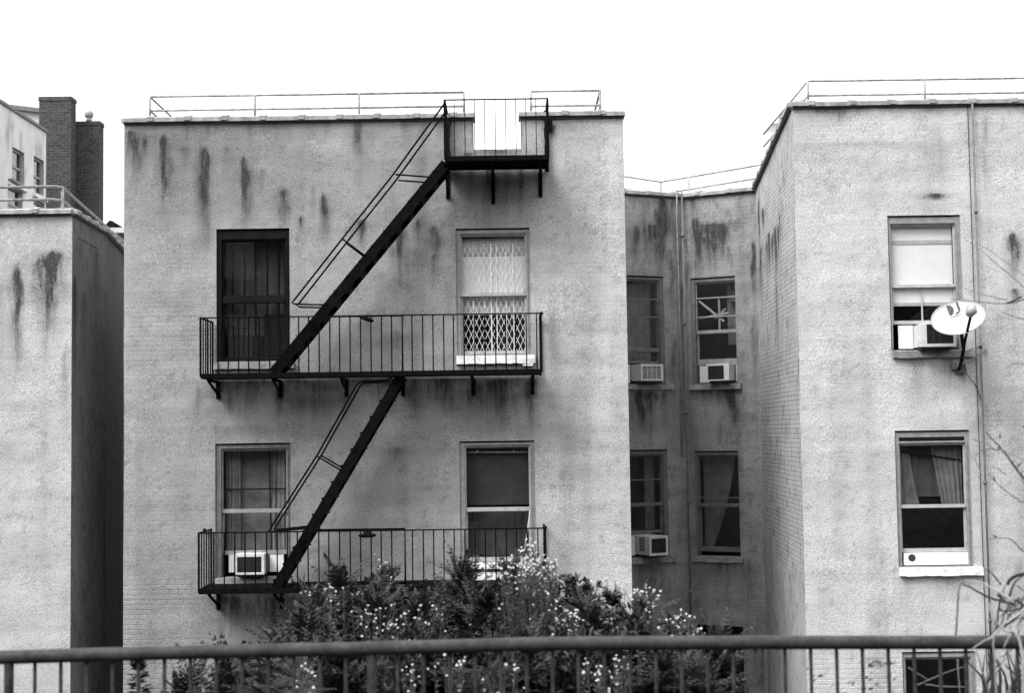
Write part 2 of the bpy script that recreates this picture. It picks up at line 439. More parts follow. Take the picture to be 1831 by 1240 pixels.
def weather(U, Z, sd, k=1.0):
    runs = np.clip((fbm(U, Z, 3.2, .22, sd, 3) - .5) * 3, 0, 1)                       # long faint run-off
    trow = (fbm(U, Z, .9, 6.5, sd + 7, 3) - .5)                                       # trowel drags
    cell = vnoise(np.floor(U / 1.7 + .3 * vnoise(U, Z, 1.1, 1.1, sd + 3)), np.floor(Z / 1.15 + .3 * vnoise(U, Z, 1.3, .9, sd + 4)), .77, .77, sd + 9)   # day-work patches
    return 1 + k * (-.2 * runs + .34 * trow + .16 * (cell - .5))

def blob(W, U, Z, x0, y0, x1, y1, soft=.25):
    a, b, c, d = W.rect(x0, y0, x1, y1)
    def edge(v, lo, hi, s): return np.clip((v - lo) / s + .5, 0, 1) * np.clip((hi - v) / s + .5, 0, 1)
    return edge(U, a, b, soft) * edge(Z, c, d, soft)

# ------------------------------------------------------------------ window builder
def px_u(W, x, y): return W.uz(x, y)[0]

def window(bld, W, op, gx, up, meet, low, brail, sill=None, fm='wood_grey', sm=None, sillm='sill_stone', bars=(), lbars=(), pane=True, drop=None):
    """op = opening rectangle; every number is where it sits on the wall"""
    x0, y0, x1, y1 = op; ym = (y0 + y1) / 2; xm = (x0 + x1) / 2
    U = lambda x: W.uz(x, ym)[0]
    Zf = lambda y: W.uz(xm, y)[1]
    u0, u1 = U(x0), U(x1); z0, z1 = Zf(y1), Zf(y0)
    a, b = U(gx[0]), U(gx[1]); t = .022
    zu1, zu0, zm1, zm0, zl1, zl0, zb0 = Zf(up[0]), Zf(up[1]), Zf(meet[0]), Zf(meet[1]), Zf(low[0]), Zf(low[1]), Zf(brail[1])
    f = MB()
    f.box(u0, a - t, 0.023, 0.17, z0, z1 - .025, W.fr); f.box(b + t, u1, 0.023, 0.17, z0, z1 - .025, W.fr)
    f.box(a - t, b + t, 0.026, 0.17, zu1 + t, z1 - .028, W.fr)
    if z1 - zu1 > .09: f.box(a - t, b + t, 0.010, 0.026, zu1 + t + .02, zu1 + t + .045, W.fr)
    # raised inner bead
    f.box(a - t - .022, a - t - .004, 0.011, 0.023, z0 + .01, zu1 + t + .01, W.fr); f.box(b + t + .004, b + t + .022, 0.011, 0.023, z0 + .01, zu1 + t + .01, W.fr)
    fo = f.build('window', M[fm], bld)
    smat = M[sm or fm]
    s = MB()
    s.box(a - t, a, 0.053, 0.083, zm0, zu1 + t, W.fr); s.box(b, b + t, 0.053, 0.083, zm0, zu1 + t, W.fr)
    s.box(a, b, 0.053, 0.083, zu1, zu1 + t, W.fr); s.box(a, b, 0.048, 0.086, zm0, zm1, W.fr)
    for yb_ in bars: zz = Zf(yb_); s.box(a, b, 0.058, 0.078, zz - .012, zz + .012, W.fr)
    s.build('sash', smat, fo)
    s = MB()
    s.box(a - t, a + .012, 0.090, 0.120, zb0, zm0, W.fr); s.box(b - .012, b + t, 0.090, 0.120, zb0, zm0, W.fr)
    s.box(a + .012, b - .012, 0.090, 0.120, zb0, zl0, W.fr); s.box(a + .012, b - .012, 0.090, 0.118, zl1, zm1 - .004, W.fr)
    for xb in lbars: uu = U(xb); s.box(uu - .01, uu + .01, 0.092, 0.116, zl0, zl1, W.fr)
    s.build('sash', smat, fo)
    if pane:
        g = MB(); g.box(a, b, 0.066, 0.070, zu0, zu1, W.fr); g.build('pane', M['glass'], fo)
        g = MB(); g.box(a + .012, b - .012, 0.103, 0.107, zl0, zl1, W.fr); g.build('pane', M['glass'], fo)
    if sill:
        ya, yb2, sx0, sx1 = sill
        k = MB(); za, zb_ = Zf(ya), Zf(yb2)
        su0, su1 = U(sx0), U(sx1)
        n = 14
        for i in range(n):                      # slightly uneven, chipped lower edge
            q0 = su0 + (su1 - su0) * i / n; q1 = su0 + (su1 - su0) * (i + 1) / n
            r_ = random.uniform(-.006, .006)
            k.hexa([W.fr(q0, -.07 + r_, zb_ + r_), W.fr(q1, -.07 + r_, zb_ + r_), W.fr(q1, .13, zb_), W.fr(q0, .13, zb_),
                    W.fr(q0, -.066 + r_, za - .012), W.fr(q1, -.066 + r_, za - .012), W.fr(q1, .13, za + .004), W.fr(q0, .13, za + .004)])
        k.build('sill', M[sillm], fo)
    return dict(u0=u0, u1=u1, z0=z0, z1=z1, a=a, b=b, U=U, Z=Zf, o=fo)

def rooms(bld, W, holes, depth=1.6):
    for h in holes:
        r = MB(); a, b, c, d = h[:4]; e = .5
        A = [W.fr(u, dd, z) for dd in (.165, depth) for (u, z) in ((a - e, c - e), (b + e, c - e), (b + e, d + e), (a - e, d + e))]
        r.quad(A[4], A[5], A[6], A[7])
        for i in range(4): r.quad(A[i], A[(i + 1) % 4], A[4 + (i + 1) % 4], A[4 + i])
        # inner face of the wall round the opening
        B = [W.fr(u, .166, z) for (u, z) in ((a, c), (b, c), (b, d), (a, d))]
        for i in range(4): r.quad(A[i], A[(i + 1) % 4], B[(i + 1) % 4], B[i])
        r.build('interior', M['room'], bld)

def coping(bld, pts, z, wd=.36, h=.075, pitch=.6, first=.25, step_in=.0):
    """clay coping tiles along a polyline on the parapet (inward normal to the right of travel)"""
    c = MB()
    def prof(o, w, hh): return [(-.075 - o, -.02), (-.075 - o, hh * .55), (.02, hh + o * .6), (wd * .5, hh * 1.15 + o * .6), (wd - .0, hh * .6), (wd + .0, -.02)]
    for i in range(len(pts) - 1):
        a = Vector((pts[i][0], pts[i][1], pts[i][2] if len(pts[i]) > 2 else z)); b = Vector((pts[i + 1][0], pts[i + 1][1], pts[i + 1][2] if len(pts[i + 1]) > 2 else z)); d = (b - a); L_ = d.length; d.normalize()
        nin = Vector((-d.y, d.x, 0)).normalized()
        def sect(t0, t1, o, jz=0):
            P0 = prof(o, wd, h); q = []
            for t in (t0, t1):
                for (x, zz) in P0: q.append(a + d * t + nin * x + Vector((0, 0, zz + jz)))
            n = len(P0); bs = len(c.v); c.v += [tuple(x) for x in q]
            for k in range(n): c.f.append((bs + k, bs + (k + 1) % n, bs + n + (k + 1) % n, bs + n + k))
            c.f.append(tuple(bs + k for k in reversed(range(n)))); c.f.append(tuple(bs + n + k for k in range(n)))
        t = -0.03 if i == 0 else 0.0; nx = first
        while t < L_:
            e = min(nx, L_ + (.03 if i == len(pts) - 2 else 0)); j = random.uniform(-.006, .006)
            sect(t, e, 0, j)
            if e < L_ - .1: sect(e - .05, e + .05, .014, j + .012)
            t = e; nx = e + pitch * random.uniform(.96, 1.04)
            if e >= L_: break
    f = MB()  # dark strip paints in the shadow line below the coping
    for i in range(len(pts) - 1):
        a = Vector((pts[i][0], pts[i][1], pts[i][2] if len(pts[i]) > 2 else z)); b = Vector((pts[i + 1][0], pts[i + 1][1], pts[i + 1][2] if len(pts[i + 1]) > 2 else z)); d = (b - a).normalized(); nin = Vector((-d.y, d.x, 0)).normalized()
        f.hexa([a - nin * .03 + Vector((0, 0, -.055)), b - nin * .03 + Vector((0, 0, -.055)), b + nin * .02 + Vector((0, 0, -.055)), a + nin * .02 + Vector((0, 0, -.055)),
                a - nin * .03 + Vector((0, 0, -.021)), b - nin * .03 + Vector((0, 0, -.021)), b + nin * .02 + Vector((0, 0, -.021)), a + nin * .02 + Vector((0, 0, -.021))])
    f.build('shadow_strip', M['coping_shade'], bld)
    return c.build('coping', M['coping'], bld)

# ================================================================== GROUND
F = 22.0                                   # distance of the street front
def terrain(y):
    ks = [(-500, 4.55), (5.75, 4.55), (5.76, 4.42), (6.4, 4.4), (10.0, 4.0), (15.0, .4), (16.5, 0), (2000, 0)]
    for (a, za), (b, zb) in zip(ks, ks[1:]):
        if y <= b: return za + (zb - za) * (y - a) / (b - a)
    return 0
gm = MB()
xs = [-700, -60, -20] + [-12 + i * .8 for i in range(31)] + [20, 60, 700]
ys = [5.76 + .4 * i for i in range(28)] + [17.5, 20, 60, 200, 1500]
for i in range(len(xs) - 1):
    for j in range(len(ys) - 1):
        q = []
        for (a, b) in ((i, j), (i + 1, j), (i + 1, j + 1), (i, j + 1)):
            jz = .08 * math.sin(xs[a] * 2.1 + ys[b] * 1.7) if 6.2 < ys[b] < 15 else 0
            q.append((xs[a], ys[b], terrain(ys[b]) + jz))
        gm.quad(*q)
o = gm.build('ground', M['soil']); o['kind'] = 'structure'
gm = MB(); gm.box(-700, 700, -600, 5.755, 4.0, 4.55); o = gm.build('pavement', M['paving']); o['kind'] = 'structure'
gm = MB(); gm.box(-60, 60, 5.755, 5.95, 4.0, 4.67); o = gm.build('kerb', M['paving']); o['kind'] = 'structure'

opp = empty('added_brick_row', (0, -12, 4.55), 'brown brick row added unseen behind the camera to block low sky, mirrored in the panes', 'building')  # added out of view to darken the rail, shrubs and court
b = MB(); b.box(-60, 60, -24, -12, 4.551, 19.0); b.build('wall', M['chimney'], opp)  # wall of the added row
b = MB(); b.box(-60.1, 60.1, -24.1, -11.7, 19.0, 19.4); b.build('cornice', M['coping'], opp)  # cornice of the added row
for i in range(-7, 8):
    for k in range(4):
        b = MB(); b.box(i * 3.6 - .55, i * 3.6 + .55, -12.04, -11.96, 6 + k * 3.3, 7.8 + k * 3.3); b.build('window', M['wood_grey'], opp)  # windows of the added row

# ================================================================== MAIN BUILDING
xL = P(221.3, 650, F).x; xR = P(1122.5, 650, F).x
zP = P(700, 211, F).z                        # underside of the coping
main = empty('apartment_building', ((xL + xR) / 2, F, 0), 'wide grey stucco apartment block carrying the black fire escape', 'building')
Wm = Wall((xL, F), (xR, F))
depth_m = 9.0
nt0, nt1, nz0, _ = Wm.rect(846, 205, 931, 267)
W_OP = {
 'a': (387, 409, 518, 646), 'b': (816, 408, 948, 634), 'c': (385, 793, 519.5, 1034), 'd': (822.5, 789, 956.5, 1026),
 'e': (388, 1177, 521, 1415), 'f': (826, 1175, 960, 1413)}
def holes_of(W, ops): return [W.rect(*o) for o in ops]
hm = holes_of(Wm, W_OP.values())
st_main = streaks(Wm, [
 (245, 243, 330, 11, .62), (233, 246, 290, 6, .5), (262, 246, 300, 6, .45), (293, 241, 370, 8.5, .82), (296, 300, 440, 14, .22),
 (364.5, 264, 440, 8.5, .95), (438, 281, 412, 8, 1.0), (506, 336, 412, 8, .95), (538, 387, 416, 4, .5), (581, 343, 462, 7, .5), (580, 380, 410, 5, .35),
 (648, 392, 440, 9, .72), (644, 212, 340, 12, .38), (370, 212, 255, 18, .34), (490, 216, 240, 16, .3), (560, 330, 420, 4, .2),
 (720, 405, 560, 11, .5), (718, 412, 470, 6, .4), (749, 392, 440, 7, .42), (774, 402, 505, 8, .55), (773, 455, 500, 6, .6), (804, 500, 560, 6, .25),
 (735, 440, 620, 22, .2), (846, 300, 380, 14, .35), (872, 290, 405, 14, .42), (905, 292, 400, 16, .4), (932, 290, 390, 10, .42), (820, 296, 360, 8, .35), (960, 285, 330, 8, .25),
 (838, 272, 282, 10, .7), (985, 222, 240, 6, .85), (988, 232, 250, 3, .6), (848, 214, 266, 2.5, .6), (930, 214, 266, 2, .5), (890, 268, 280, 40, .45),
 (720, 560, 590, 6, .4), (656, 560, 640, 14, .2), (700, 590, 660, 16, .22), (570, 600, 650, 10, .2),
 (400, 676, 780, 18, .42), (440, 676, 745, 22, .4), (500, 690, 790, 12, .42), (570, 676, 770, 26, .36), (620, 690, 760, 10, .35), (690, 676, 750, 24, .4), (745, 676, 740, 22, .42),  # below the middle platform: soot with the platform's shade painted in
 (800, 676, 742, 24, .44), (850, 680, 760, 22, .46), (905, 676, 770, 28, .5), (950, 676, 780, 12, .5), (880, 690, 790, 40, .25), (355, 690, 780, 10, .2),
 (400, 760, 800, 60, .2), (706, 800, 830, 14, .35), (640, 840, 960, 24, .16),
 (420, 1064, 1150, 40, .5), (480, 1064, 1160, 40, .5), (540, 1064, 1150, 40, .45), (620, 1064, 1140, 50, .5), (740, 1060, 1130, 60, .5), (860, 1050, 1120, 60, .45), (940, 1045, 1100, 30, .35),
 (240, 232, 300, 22, .45), (275, 240, 275, 14, .3), (330, 262, 300, 14, .25), (403, 262, 330, 12, .22), (470, 300, 360, 12, .22), (335, 212, 262, 6, .25), (447, 212, 258, 6, .28), (515, 212, 250, 6, .22), (585, 212, 262, 6, .25), (725, 212, 270, 7, .3), (758, 212, 300, 6, .25), (790, 212, 250, 6, .25), (1010, 212, 262, 6, .12),
 (430, 676, 720, 60, .4), (560, 676, 716, 60, .35), (680, 676, 720, 60, .4), (800, 676, 722, 70, .45), (900, 676, 726, 60, .5), (345, 420, 640, 10, .12), (300, 380, 600, 22, .12), (985, 560, 700, 6, .15)], 11)  # wide marks below the middle platform are painted shade
def paint_main(U, Z):
    st = st_main(U, Z)
    st = np.maximum(st, .5 * blob(Wm, U, Z, 222, 209, 1120, 216, .1) * (fbm(U, Z, 7, 3, 5) > .5))
    # darker tone round the escape, paler outer bays
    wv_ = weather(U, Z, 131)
    darker_area = blob(Wm, U, Z, 180, 150, 960, 1300, 1.3)
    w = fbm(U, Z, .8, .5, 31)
    to = .98 - darker_area * (.38 + .12 * (w - .5)) + .05 * (fbm(U, Z, 3, 1.4, 77) - .5)
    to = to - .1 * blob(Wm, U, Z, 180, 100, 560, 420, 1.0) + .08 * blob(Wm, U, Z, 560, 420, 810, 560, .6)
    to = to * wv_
    st = np.maximum(st, np.clip((fbm(U, Z, 14, 14, 91, 4) - .66) * 3, 0, .14))
    n = fbm(U, Z, 1.2, 1.6, 17)
    br = .03 + .32 * blob(Wm, U, Z, 150, 1035, 360, 1300, .3) * (n > .3) + .12 * blob(Wm, U, Z, 200, 540, 420, 700, .6) + .1 * np.clip((n - .55) * 6, 0, 1)
    return st, to, br
wm = WallMesh()
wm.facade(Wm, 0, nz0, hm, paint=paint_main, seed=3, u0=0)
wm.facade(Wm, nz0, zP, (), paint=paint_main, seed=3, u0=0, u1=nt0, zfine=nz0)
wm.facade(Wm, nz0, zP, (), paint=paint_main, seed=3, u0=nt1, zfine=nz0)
xm0, xm1 = xL, xR
wm.plain(Wall((xR, F), (xR, F + 12)), 0, zP); wm.plain(Wall((xL, F + 12), (xL, F)), 0, zP)
wm.plain(Wall((xR, F + 12), (xL, F + 12)), 0, zP)
wm.flat([(xL, F + .3, nz0 - .15), (xR, F + .3, nz0 - .15), (xR, F + 12, nz0 - .15), (xL, F + 12, nz0 - .15)], .2)
T_ = .3
for (a, b) in ((0, nt0), (nt1, Wm.len)):   # parapet thickness and the cheeks of the gap
    wm.plain(Wall((xL + b, F + T_), (xL + a, F + T_)), nz0 - .15, zP)
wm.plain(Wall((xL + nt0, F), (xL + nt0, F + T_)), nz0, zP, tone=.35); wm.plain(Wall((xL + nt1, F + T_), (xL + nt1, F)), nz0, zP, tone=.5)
wm.flat([(xL + nt0, F, nz0), (xL + nt1, F, nz0), (xL + nt1, F + T_ + .02, nz0 - .01), (xL + nt0, F + T_ + .02, nz0 - .01)], .6)
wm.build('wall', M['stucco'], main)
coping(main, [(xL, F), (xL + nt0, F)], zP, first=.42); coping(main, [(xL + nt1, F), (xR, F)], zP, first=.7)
rooms(main, Wm, hm)

# windows of the main block
wa = window(main, Wm, W_OP['a'], (398, 509), (432, 528), (528, 541), (542, 638), (638, 644), (648, 660, 383, 526), fm='wood_dark', sm='wood_dark', sillm='sill_stone')
wb = window(main, Wm, W_OP['b'], (826, 939), (422, 523), (523, 529), (530, 627), (627, 633), (635, 651, 815, 955), fm='wood_grey', sm='wood_light', sillm='sill_white')
wc = window(main, Wm, W_OP['c'], (398, 511), (807, 911), (911, 918), (919, 986), (987, 993), (1033, 1048, 386, 521), fm='wood_mid', sm='wood_grey', sillm='sill_stone')
wd_ = window(main, Wm, W_OP['d'], (834.5, 946.5), (801, 908), (908, 915), (916, 998), (998, 1006), (1026, 1041, 827, 958), fm='wood_grey', sm='wood_light', sillm='sill_white')
we = window(main, Wm, W_OP['e'], (400, 510), (1192, 1290), (1290, 1297), (1298, 1404), (1404, 1412), (1416, 1430, 386, 524), fm='wood_mid')
wf = window(main, Wm, W_OP['f'], (837, 948), (1190, 1290), (1290, 1297), (1298, 1402), (1402, 1410), (1414, 1428, 824, 962), fm='wood_mid')

# things behind and in the windows
def sheet(name, mat, W, u0, u1, z0, z1, dep, label, cat, folds=0, amp=.015, group=None, thick=.006, taper=None):
    n = 60 if folds else 2
    b = MB(); base = 0
    def pts(off):
        out = []
        for k in range(9):
            zz = z0 + (z1 - z0) * k / 8
            row = []
            for i in range(n):
                t = i / (n - 1); uu = u0 + (u1 - u0) * t
                if taper: uu = u0 + (u1 - u0) * t * taper(1 - k / 8)
                w = amp * math.sin(t * folds * 2 * math.pi + .6 * math.sin(k * .7)) * (.6 + .4 * math.sin(t * 9.1)) if folds else 0
                row.append(tuple(W.fr(uu, dep + w + off, zz)))
            out.append(row)
        return out
    for off, rev in ((0, False), (thick, True)):
        rows = pts(off); bs = len(b.v)
        for r in rows: b.v += r
        for k in range(8):
            for i in range(n - 1):
                q = (bs + k * n + i, bs + k * n + i + 1, bs + (k + 1) * n + i + 1, bs + (k + 1) * n + i)
                b.f.append(q[::-1] if rev else q)
    return tag(b.build(name, M[mat], smooth=bool(folds)), label, cat, group)

# a: grey curtain with dark bead strands and a dark box on the sill
sheet('curtain', 'curtain_dark', Wm, wa['a'], wa['b'], wa['Z'](600), wa['Z'](428), .30, 'grey curtain behind strands of dark beads, in the dark framed window', 'curtain', 6, .012)
beads = empty('bead_curtain', Wm.fr(wa['U'](453), .24, wa['Z'](600)), 'strands of dark beads hanging in the dark framed window', 'bead curtain')
for x in (398.5, 412, 433, 453, 474, 495, 507):
    bc = MB(); u = wa['U'](x); z = wa['Z'](430); bc.tube([Wm.fr(u, .2, z), Wm.fr(u, .2, wa['Z'](600))], .006, 5)
    while z > wa['Z'](600):
        bc.ball(Wm.fr(u + random.uniform(-.003, .003), .2, z), .021, 3, 1.15); z -= .047
    bc.build('strand', M['iron'], beads, smooth=True)
d = MB(); d.box(wa['U'](467), wa['U'](512), .2, .5, wa['Z'](642), wa['Z'](561), Wm.fr); d.box(wa['U'](472), wa['U'](507), .19, .2, wa['Z'](636), wa['Z'](568), Wm.fr)
tag(d.build('loudspeaker', M['wood_dark'], bevel=.012), 'tall black box standing inside the dark framed window', 'box')
d = MB(); d.box(wa['U'](404), wa['U'](466), .22, .6, wa['Z'](644), wa['Z'](599), Wm.fr); d.box(wa['U'](408), wa['U'](462), .3, .58, wa['Z'](599), wa['Z'](596), Wm.fr)
tag(d.build('storage_box', M['wood_dark'], bevel=.012), 'low dark box beside the taller one, behind the dark framed window', 'box')

# b: white shade and diamond lattice gate
Ub, Zb = wb['U'], wb['Z']
sheet('window_blind', 'shade_white', Wm, wb['a'] - .02, wb['b'] + .02, Zb(524), Zb(457), .15, 'white roller shade behind the diamond lattice gate', 'blind')
sheet('lace_curtain', 'lace', Wm, wb['a'] - .01, wb['b'] + .01, Zb(562), Zb(424), .17, 'pale lace curtain showing under the white shade behind the lattice', 'curtain', 9, .006)
gt = MB(); ga, gb, gz0, gz1 = wb['a'] + .005, wb['b'] - .005, Zb(630), Zb(440)
dx, dz = .085, .19
def lat(u0, u1, z0, z1, s):
    n = int((u1 - u0) / dx) + int((z1 - z0) / dz) + 3
    for k in range(-n, n):
        # lines u = u0 + k*dx + s*(z-z0)*dx/dz, cut to the rectangle
        pts = []
        a = u0 + k * dx
        t0, t1 = 0.0, z1 - z0
        sl = s * dx / dz
        lo = (u0 - a) / sl; hi = (u1 - a) / sl
        if lo > hi: lo, hi = hi, lo
        t0 = max(t0, lo); t1 = min(t1, hi)
        if t1 - t0 > .02:
            gt.bar(Wm.fr(a + sl * t0, .128 + (.006 if s > 0 else 0), z0 + t0), Wm.fr(a + sl * t1, .128 + (.006 if s > 0 else 0), z0 + t1), .0075, .004, (0, 1, 0))
lat(ga, gb, gz0, gz1, 1); lat(ga, gb, gz0, gz1, -1)
for x, w in ((878, .018), (888, .012), (918, .012), (846, .008), (866, .008), (905, .008)):
    gt.box(Ub(x) - w / 2, Ub(x) + w / 2, .124, .13, gz0, gz1 + .05, Wm.fr)
gt.box(ga, gb, .124, .14, gz0 - .02, gz0, Wm.fr)
tag(gt.build('security_gate', M['gate']), 'pale folding lattice gate inside the window near the top platform', 'security gate')
# broken block on the sill
d = MB(); d.hexa([Wm.fr(Ub(933), -.06, Zb(656)), Wm.fr(Ub(951), -.06, Zb(656)), Wm.fr(Ub(951), .0, Zb(656)), Wm.fr(Ub(933), .0, Zb(656)),
                  Wm.fr(Ub(930), -.075, Zb(643)), Wm.fr(Ub(953), -.075, Zb(643)), Wm.fr(Ub(953), .0, Zb(643)), Wm.fr(Ub(930), .0, Zb(643))])
d.build('sill_patch', M['sill_white'], wb['o'])

# c: curtains
Uc, Zc = wc['U'], wc['Z']
sheet('curtain', 'curtain_pale', Wm, Uc(398), Uc(424), Zc(990), Zc(806), .30, 'pale curtain at the left edge of the window with the white framed air conditioner below', 'curtain', 4, .02)
sheet('curtain', 'curtain_pale', Wm, Uc(480), Uc(513), Zc(990), Zc(806), .30, 'pale curtain at the right edge of the window with the white framed air conditioner below', 'curtain', 4, .02)
sheet('roller_shade', 'curtain', Wm, Uc(424), Uc(480), Zc(990), Zc(806), .36, 'grey drawn shade between two pale curtains, over an air conditioner', 'blind', 2, .006)
d = MB(); d.box(Uc(398), Uc(511), .24, .26, Zc(878), Zc(875), Wm.fr); d.bar(Wm.fr(Uc(477), .22, Zc(806)), Wm.fr(Uc(481), .22, Zc(985)), .02, .02)
tag(d.build('curtain_rod', M['wood_dark']), 'thin dark rods crossing inside the window over the air conditioner', 'rod')
# d: dark shade, roller, board, stick
Ud, Zd = wd_['U'], wd_['Z']
sheet('curtain', 'shade_dark', Wm, wd_['a'], wd_['b'], Zd(998), Zd(912), .3, 'dark ribbed cloth behind the lower pane by the white daisies', 'curtain', 8, .01)
sheet('window_blind', 'shade_dark', Wm, wd_['a'], wd_['b'], Zd(905), Zd(803), .25, 'dark drawn shade in the window by the white daisies', 'blind')
d = MB(); d.tube([Wm.fr(Ud(836), .17, Zd(809)), Wm.fr(Ud(946), .17, Zd(810))], .012); d.ball(Wm.fr(Ud(854), .15, Zd(808)), .022, 5); d.ball(Wm.fr(Ud(920), .15, Zd(809)), .02, 5)
tag(d.build('shade_roller', M['wood_light'], smooth=True), 'thin shade roller with two white knobs at the top of the dark window', 'shade roller')
d = MB(); d.box(Ud(834), Ud(950), .08, .12, Zd(1019), Zd(1007), Wm.fr)
wbd = tag(d.build('window_board', M['white_board'], bevel=.004), 'white board closing the gap under the sash behind the lower balcony', 'board')
d = MB(); d.tube([Wm.fr(Ud(889) , .078, Zd(1010)), Wm.fr(Ud(911), .078, Zd(1012))], [.03, .05], 10)
d.build('vent_opening', M['ac_dark'], wbd, smooth=True)
d = MB(); d.tube([Wm.fr(Ud(948), .03, Zd(914)), Wm.fr(Ud(942), -.02, Zd(955)), Wm.fr(Ud(936), -.05, Zd(992))], .011)
tag(d.build('stick', M['wood_light'], smooth=True), 'pale stick leaning against the sash of the dark window', 'stick')

# ------------------------------------------------------------------ air conditioners
def air_con(W, w, body, label, panels=(), inner=None, out=.26, slats=False, left_vents=False, bezel='ac_white', body_mat='ac_white', grille='ac_dark'):
    x0, y0, x1, y1 = body; U, Z = w['U'], w['Z']
    u0, u1, z0, z1 = U(x0), U(x1), Z(y1), Z(y0)
    t = empty('air_conditioner', W.at((u0 + u1) / 2, 0, z0), label, 'air conditioner', 'air conditioners in the windows')
    b = MB(); b.box(u0, u1, -out + .02, .3, z0, z1, W.fr)
    b.build('body', M[body_mat], t, bevel=.008)
    ix0, iy0, ix1, iy1 = inner or (x0 + 4, y0 + 4, x1 - 4, y1 - 4)
    a, c, e, g = U(ix0), U(ix1), Z(iy1), Z(iy0)
    f = MB()
    f.box(u0 - .004, a, -out - .012, -out + .02, z0 - .004, z1 + .004, W.fr); f.box(c, u1 + .004, -out - .012, -out + .02, z0 - .004, z1 + .004, W.fr)
    f.box(a, c, -out - .012, -out + .02, z0 - .004, e, W.fr); f.box(a, c, -out - .012, -out + .02, g, z1 + .004, W.fr)
    f.build('bezel', M[bezel], t, bevel=.004)
    q = MB(); q.box(a, c, -out + .008, -out + .018, e, g, W.fr)
    n = 9
    q.build('grille', M[grille], t)
    q = MB(); n = 11
    for i in range(1, n):
        zz = e + (g - e) * i / n; q.box(a, c, -out - .006, -out + .006, zz - .0035, zz + .0035, W.fr)
    for i in range(1, 4):
        uu = a + (c - a) * i / 4; q.box(uu - .004, uu + .004, -out - .009, -out - .004, e, g, W.fr)
    q.build('louvre', M['ac_white' if slats else 'ac_dark'], t)
    if left_vents:
        v = MB()
        for i in range(6):
            for (d0, d1) in ((-.2, -.12), (-.1, -.02)):
                zz = z0 + (z1 - z0) * (.2 + .12 * i); v.box(u0 - .004, u0 + .001, d0, d1, zz, zz + (z1 - z0) * .08, W.fr)
        v.build('side_vent', M['ac_dark'], t)
    for (p0, q0, p1, q1, kind) in panels:
        s = MB(); a0, a1, c0, c1 = U(p0), U(p1), Z(q1), Z(q0)
        n = max(3, int((a1 - a0) / .022))
        for i in range(n):
            e0 = a0 + (a1 - a0) * i / n; e1 = a0 + (a1 - a0) * (i + 1) / n; em = (e0 + e1) / 2; dd = .018 if kind == 'pleat' else .002
            s.quad(W.fr(e0, .1, c0), W.fr(em, .1 - dd, c0), W.fr(em, .1 - dd, c1), W.fr(e0, .1, c1))
            s.quad(W.fr(em, .1 - dd, c0), W.fr(e1, .1, c0), W.fr(e1, .1, c1), W.fr(em, .1 - dd, c1))
        s.box(a0, a1, .104, .112, c0, c1, W.fr)
        s.build('side_panel', M['blind' if kind != 'grey' else 'wood_grey'], t)
    k = MB(); k.box(u0 + .03, u1 - .03, -out + .05, .1, z0 - .045, z0 - .002, W.fr); k.build('support', M['ac_dark'], t)
    return t
air_con(Wm, wc, (424.5, 990, 476, 1026), 'air conditioner with a broad white frame behind the lower balcony rail', [(406.5, 993, 424, 1025, 'pleat'), (480, 993, 505, 1025, 'flat')], (428.5, 995, 471.5, 1022.5), out=.2)

# roof railings
def roof_rail(name, label, runs, posts, r=.019, mat='rail_grey', feet=()):
    t = empty(name, posts[0][1], label, 'railing', 'pipe railings along the roofs')
    for p in runs:
        b = MB(); b.tube(p, r, 8); b.build('rail', M[mat], t, smooth=True)
    for (a, b_) in posts:
        b = MB(); b.tube([a, b_], r * 1.05, 8); b.tube([b_, Vector(b_) + Vector((0, 0, .03))], r * 2.2, 8); b.build('post', M[mat], t, smooth=True)
    return t
Yr = F + .18
def pl(pts, Y): return [P(x, y, Y) for x, y in pts]
def back(p, y): return Vector((p.x, y, p.z))
zc = zP + .02
def post(px, py, Y, zb): a = P(px, py, Y); return (a, Vector((a.x, a.y, zb)))
tl, ml = P(268, 173, Yr), P(268.5, 198, Yr); tr, mr = P(829, 166, Yr), P(829, 192, Yr)
tr = Vector((tr.x, Yr, tl.z)); mr = Vector((mr.x, Yr, ml.z))
roof_rail('roof_railing', 'long two bar pipe railing on the roof of the fire escape block', [[back(tl, Yr + 7), tl, tr], [back(ml, Yr + 7), ml, mr]],
          [(tl, Vector((tl.x, Yr, zc))), post(455.5, 170, Yr, zc), post(642, 167.5, Yr, zc), (tr, Vector((tr.x, Yr, zc))), (back(tl, Yr + 2.6), Vector((tl.x, Yr + 2.6, zc)))])
tl2, ml2 = P(949, 163.5, Yr), P(950, 190, Yr); tr2 = Vector((P(1073, 160, Yr).x, Yr, tl2.z)); mr2 = Vector((tr2.x, Yr, ml2.z))
roof_rail('roof_railing', 'short pipe railing between the roof gap and the light court', [[tl2, tr2, back(tr2, Yr + 6)], [ml2, mr2, back(mr2, Yr + 6)]],
          [(tl2, Vector((tl2.x, Yr, zc))), (tr2, Vector((tr2.x, Yr, zc))), (back(tr2, Yr + 2.6), Vector((tr2.x, Yr + 2.6, zc)))])

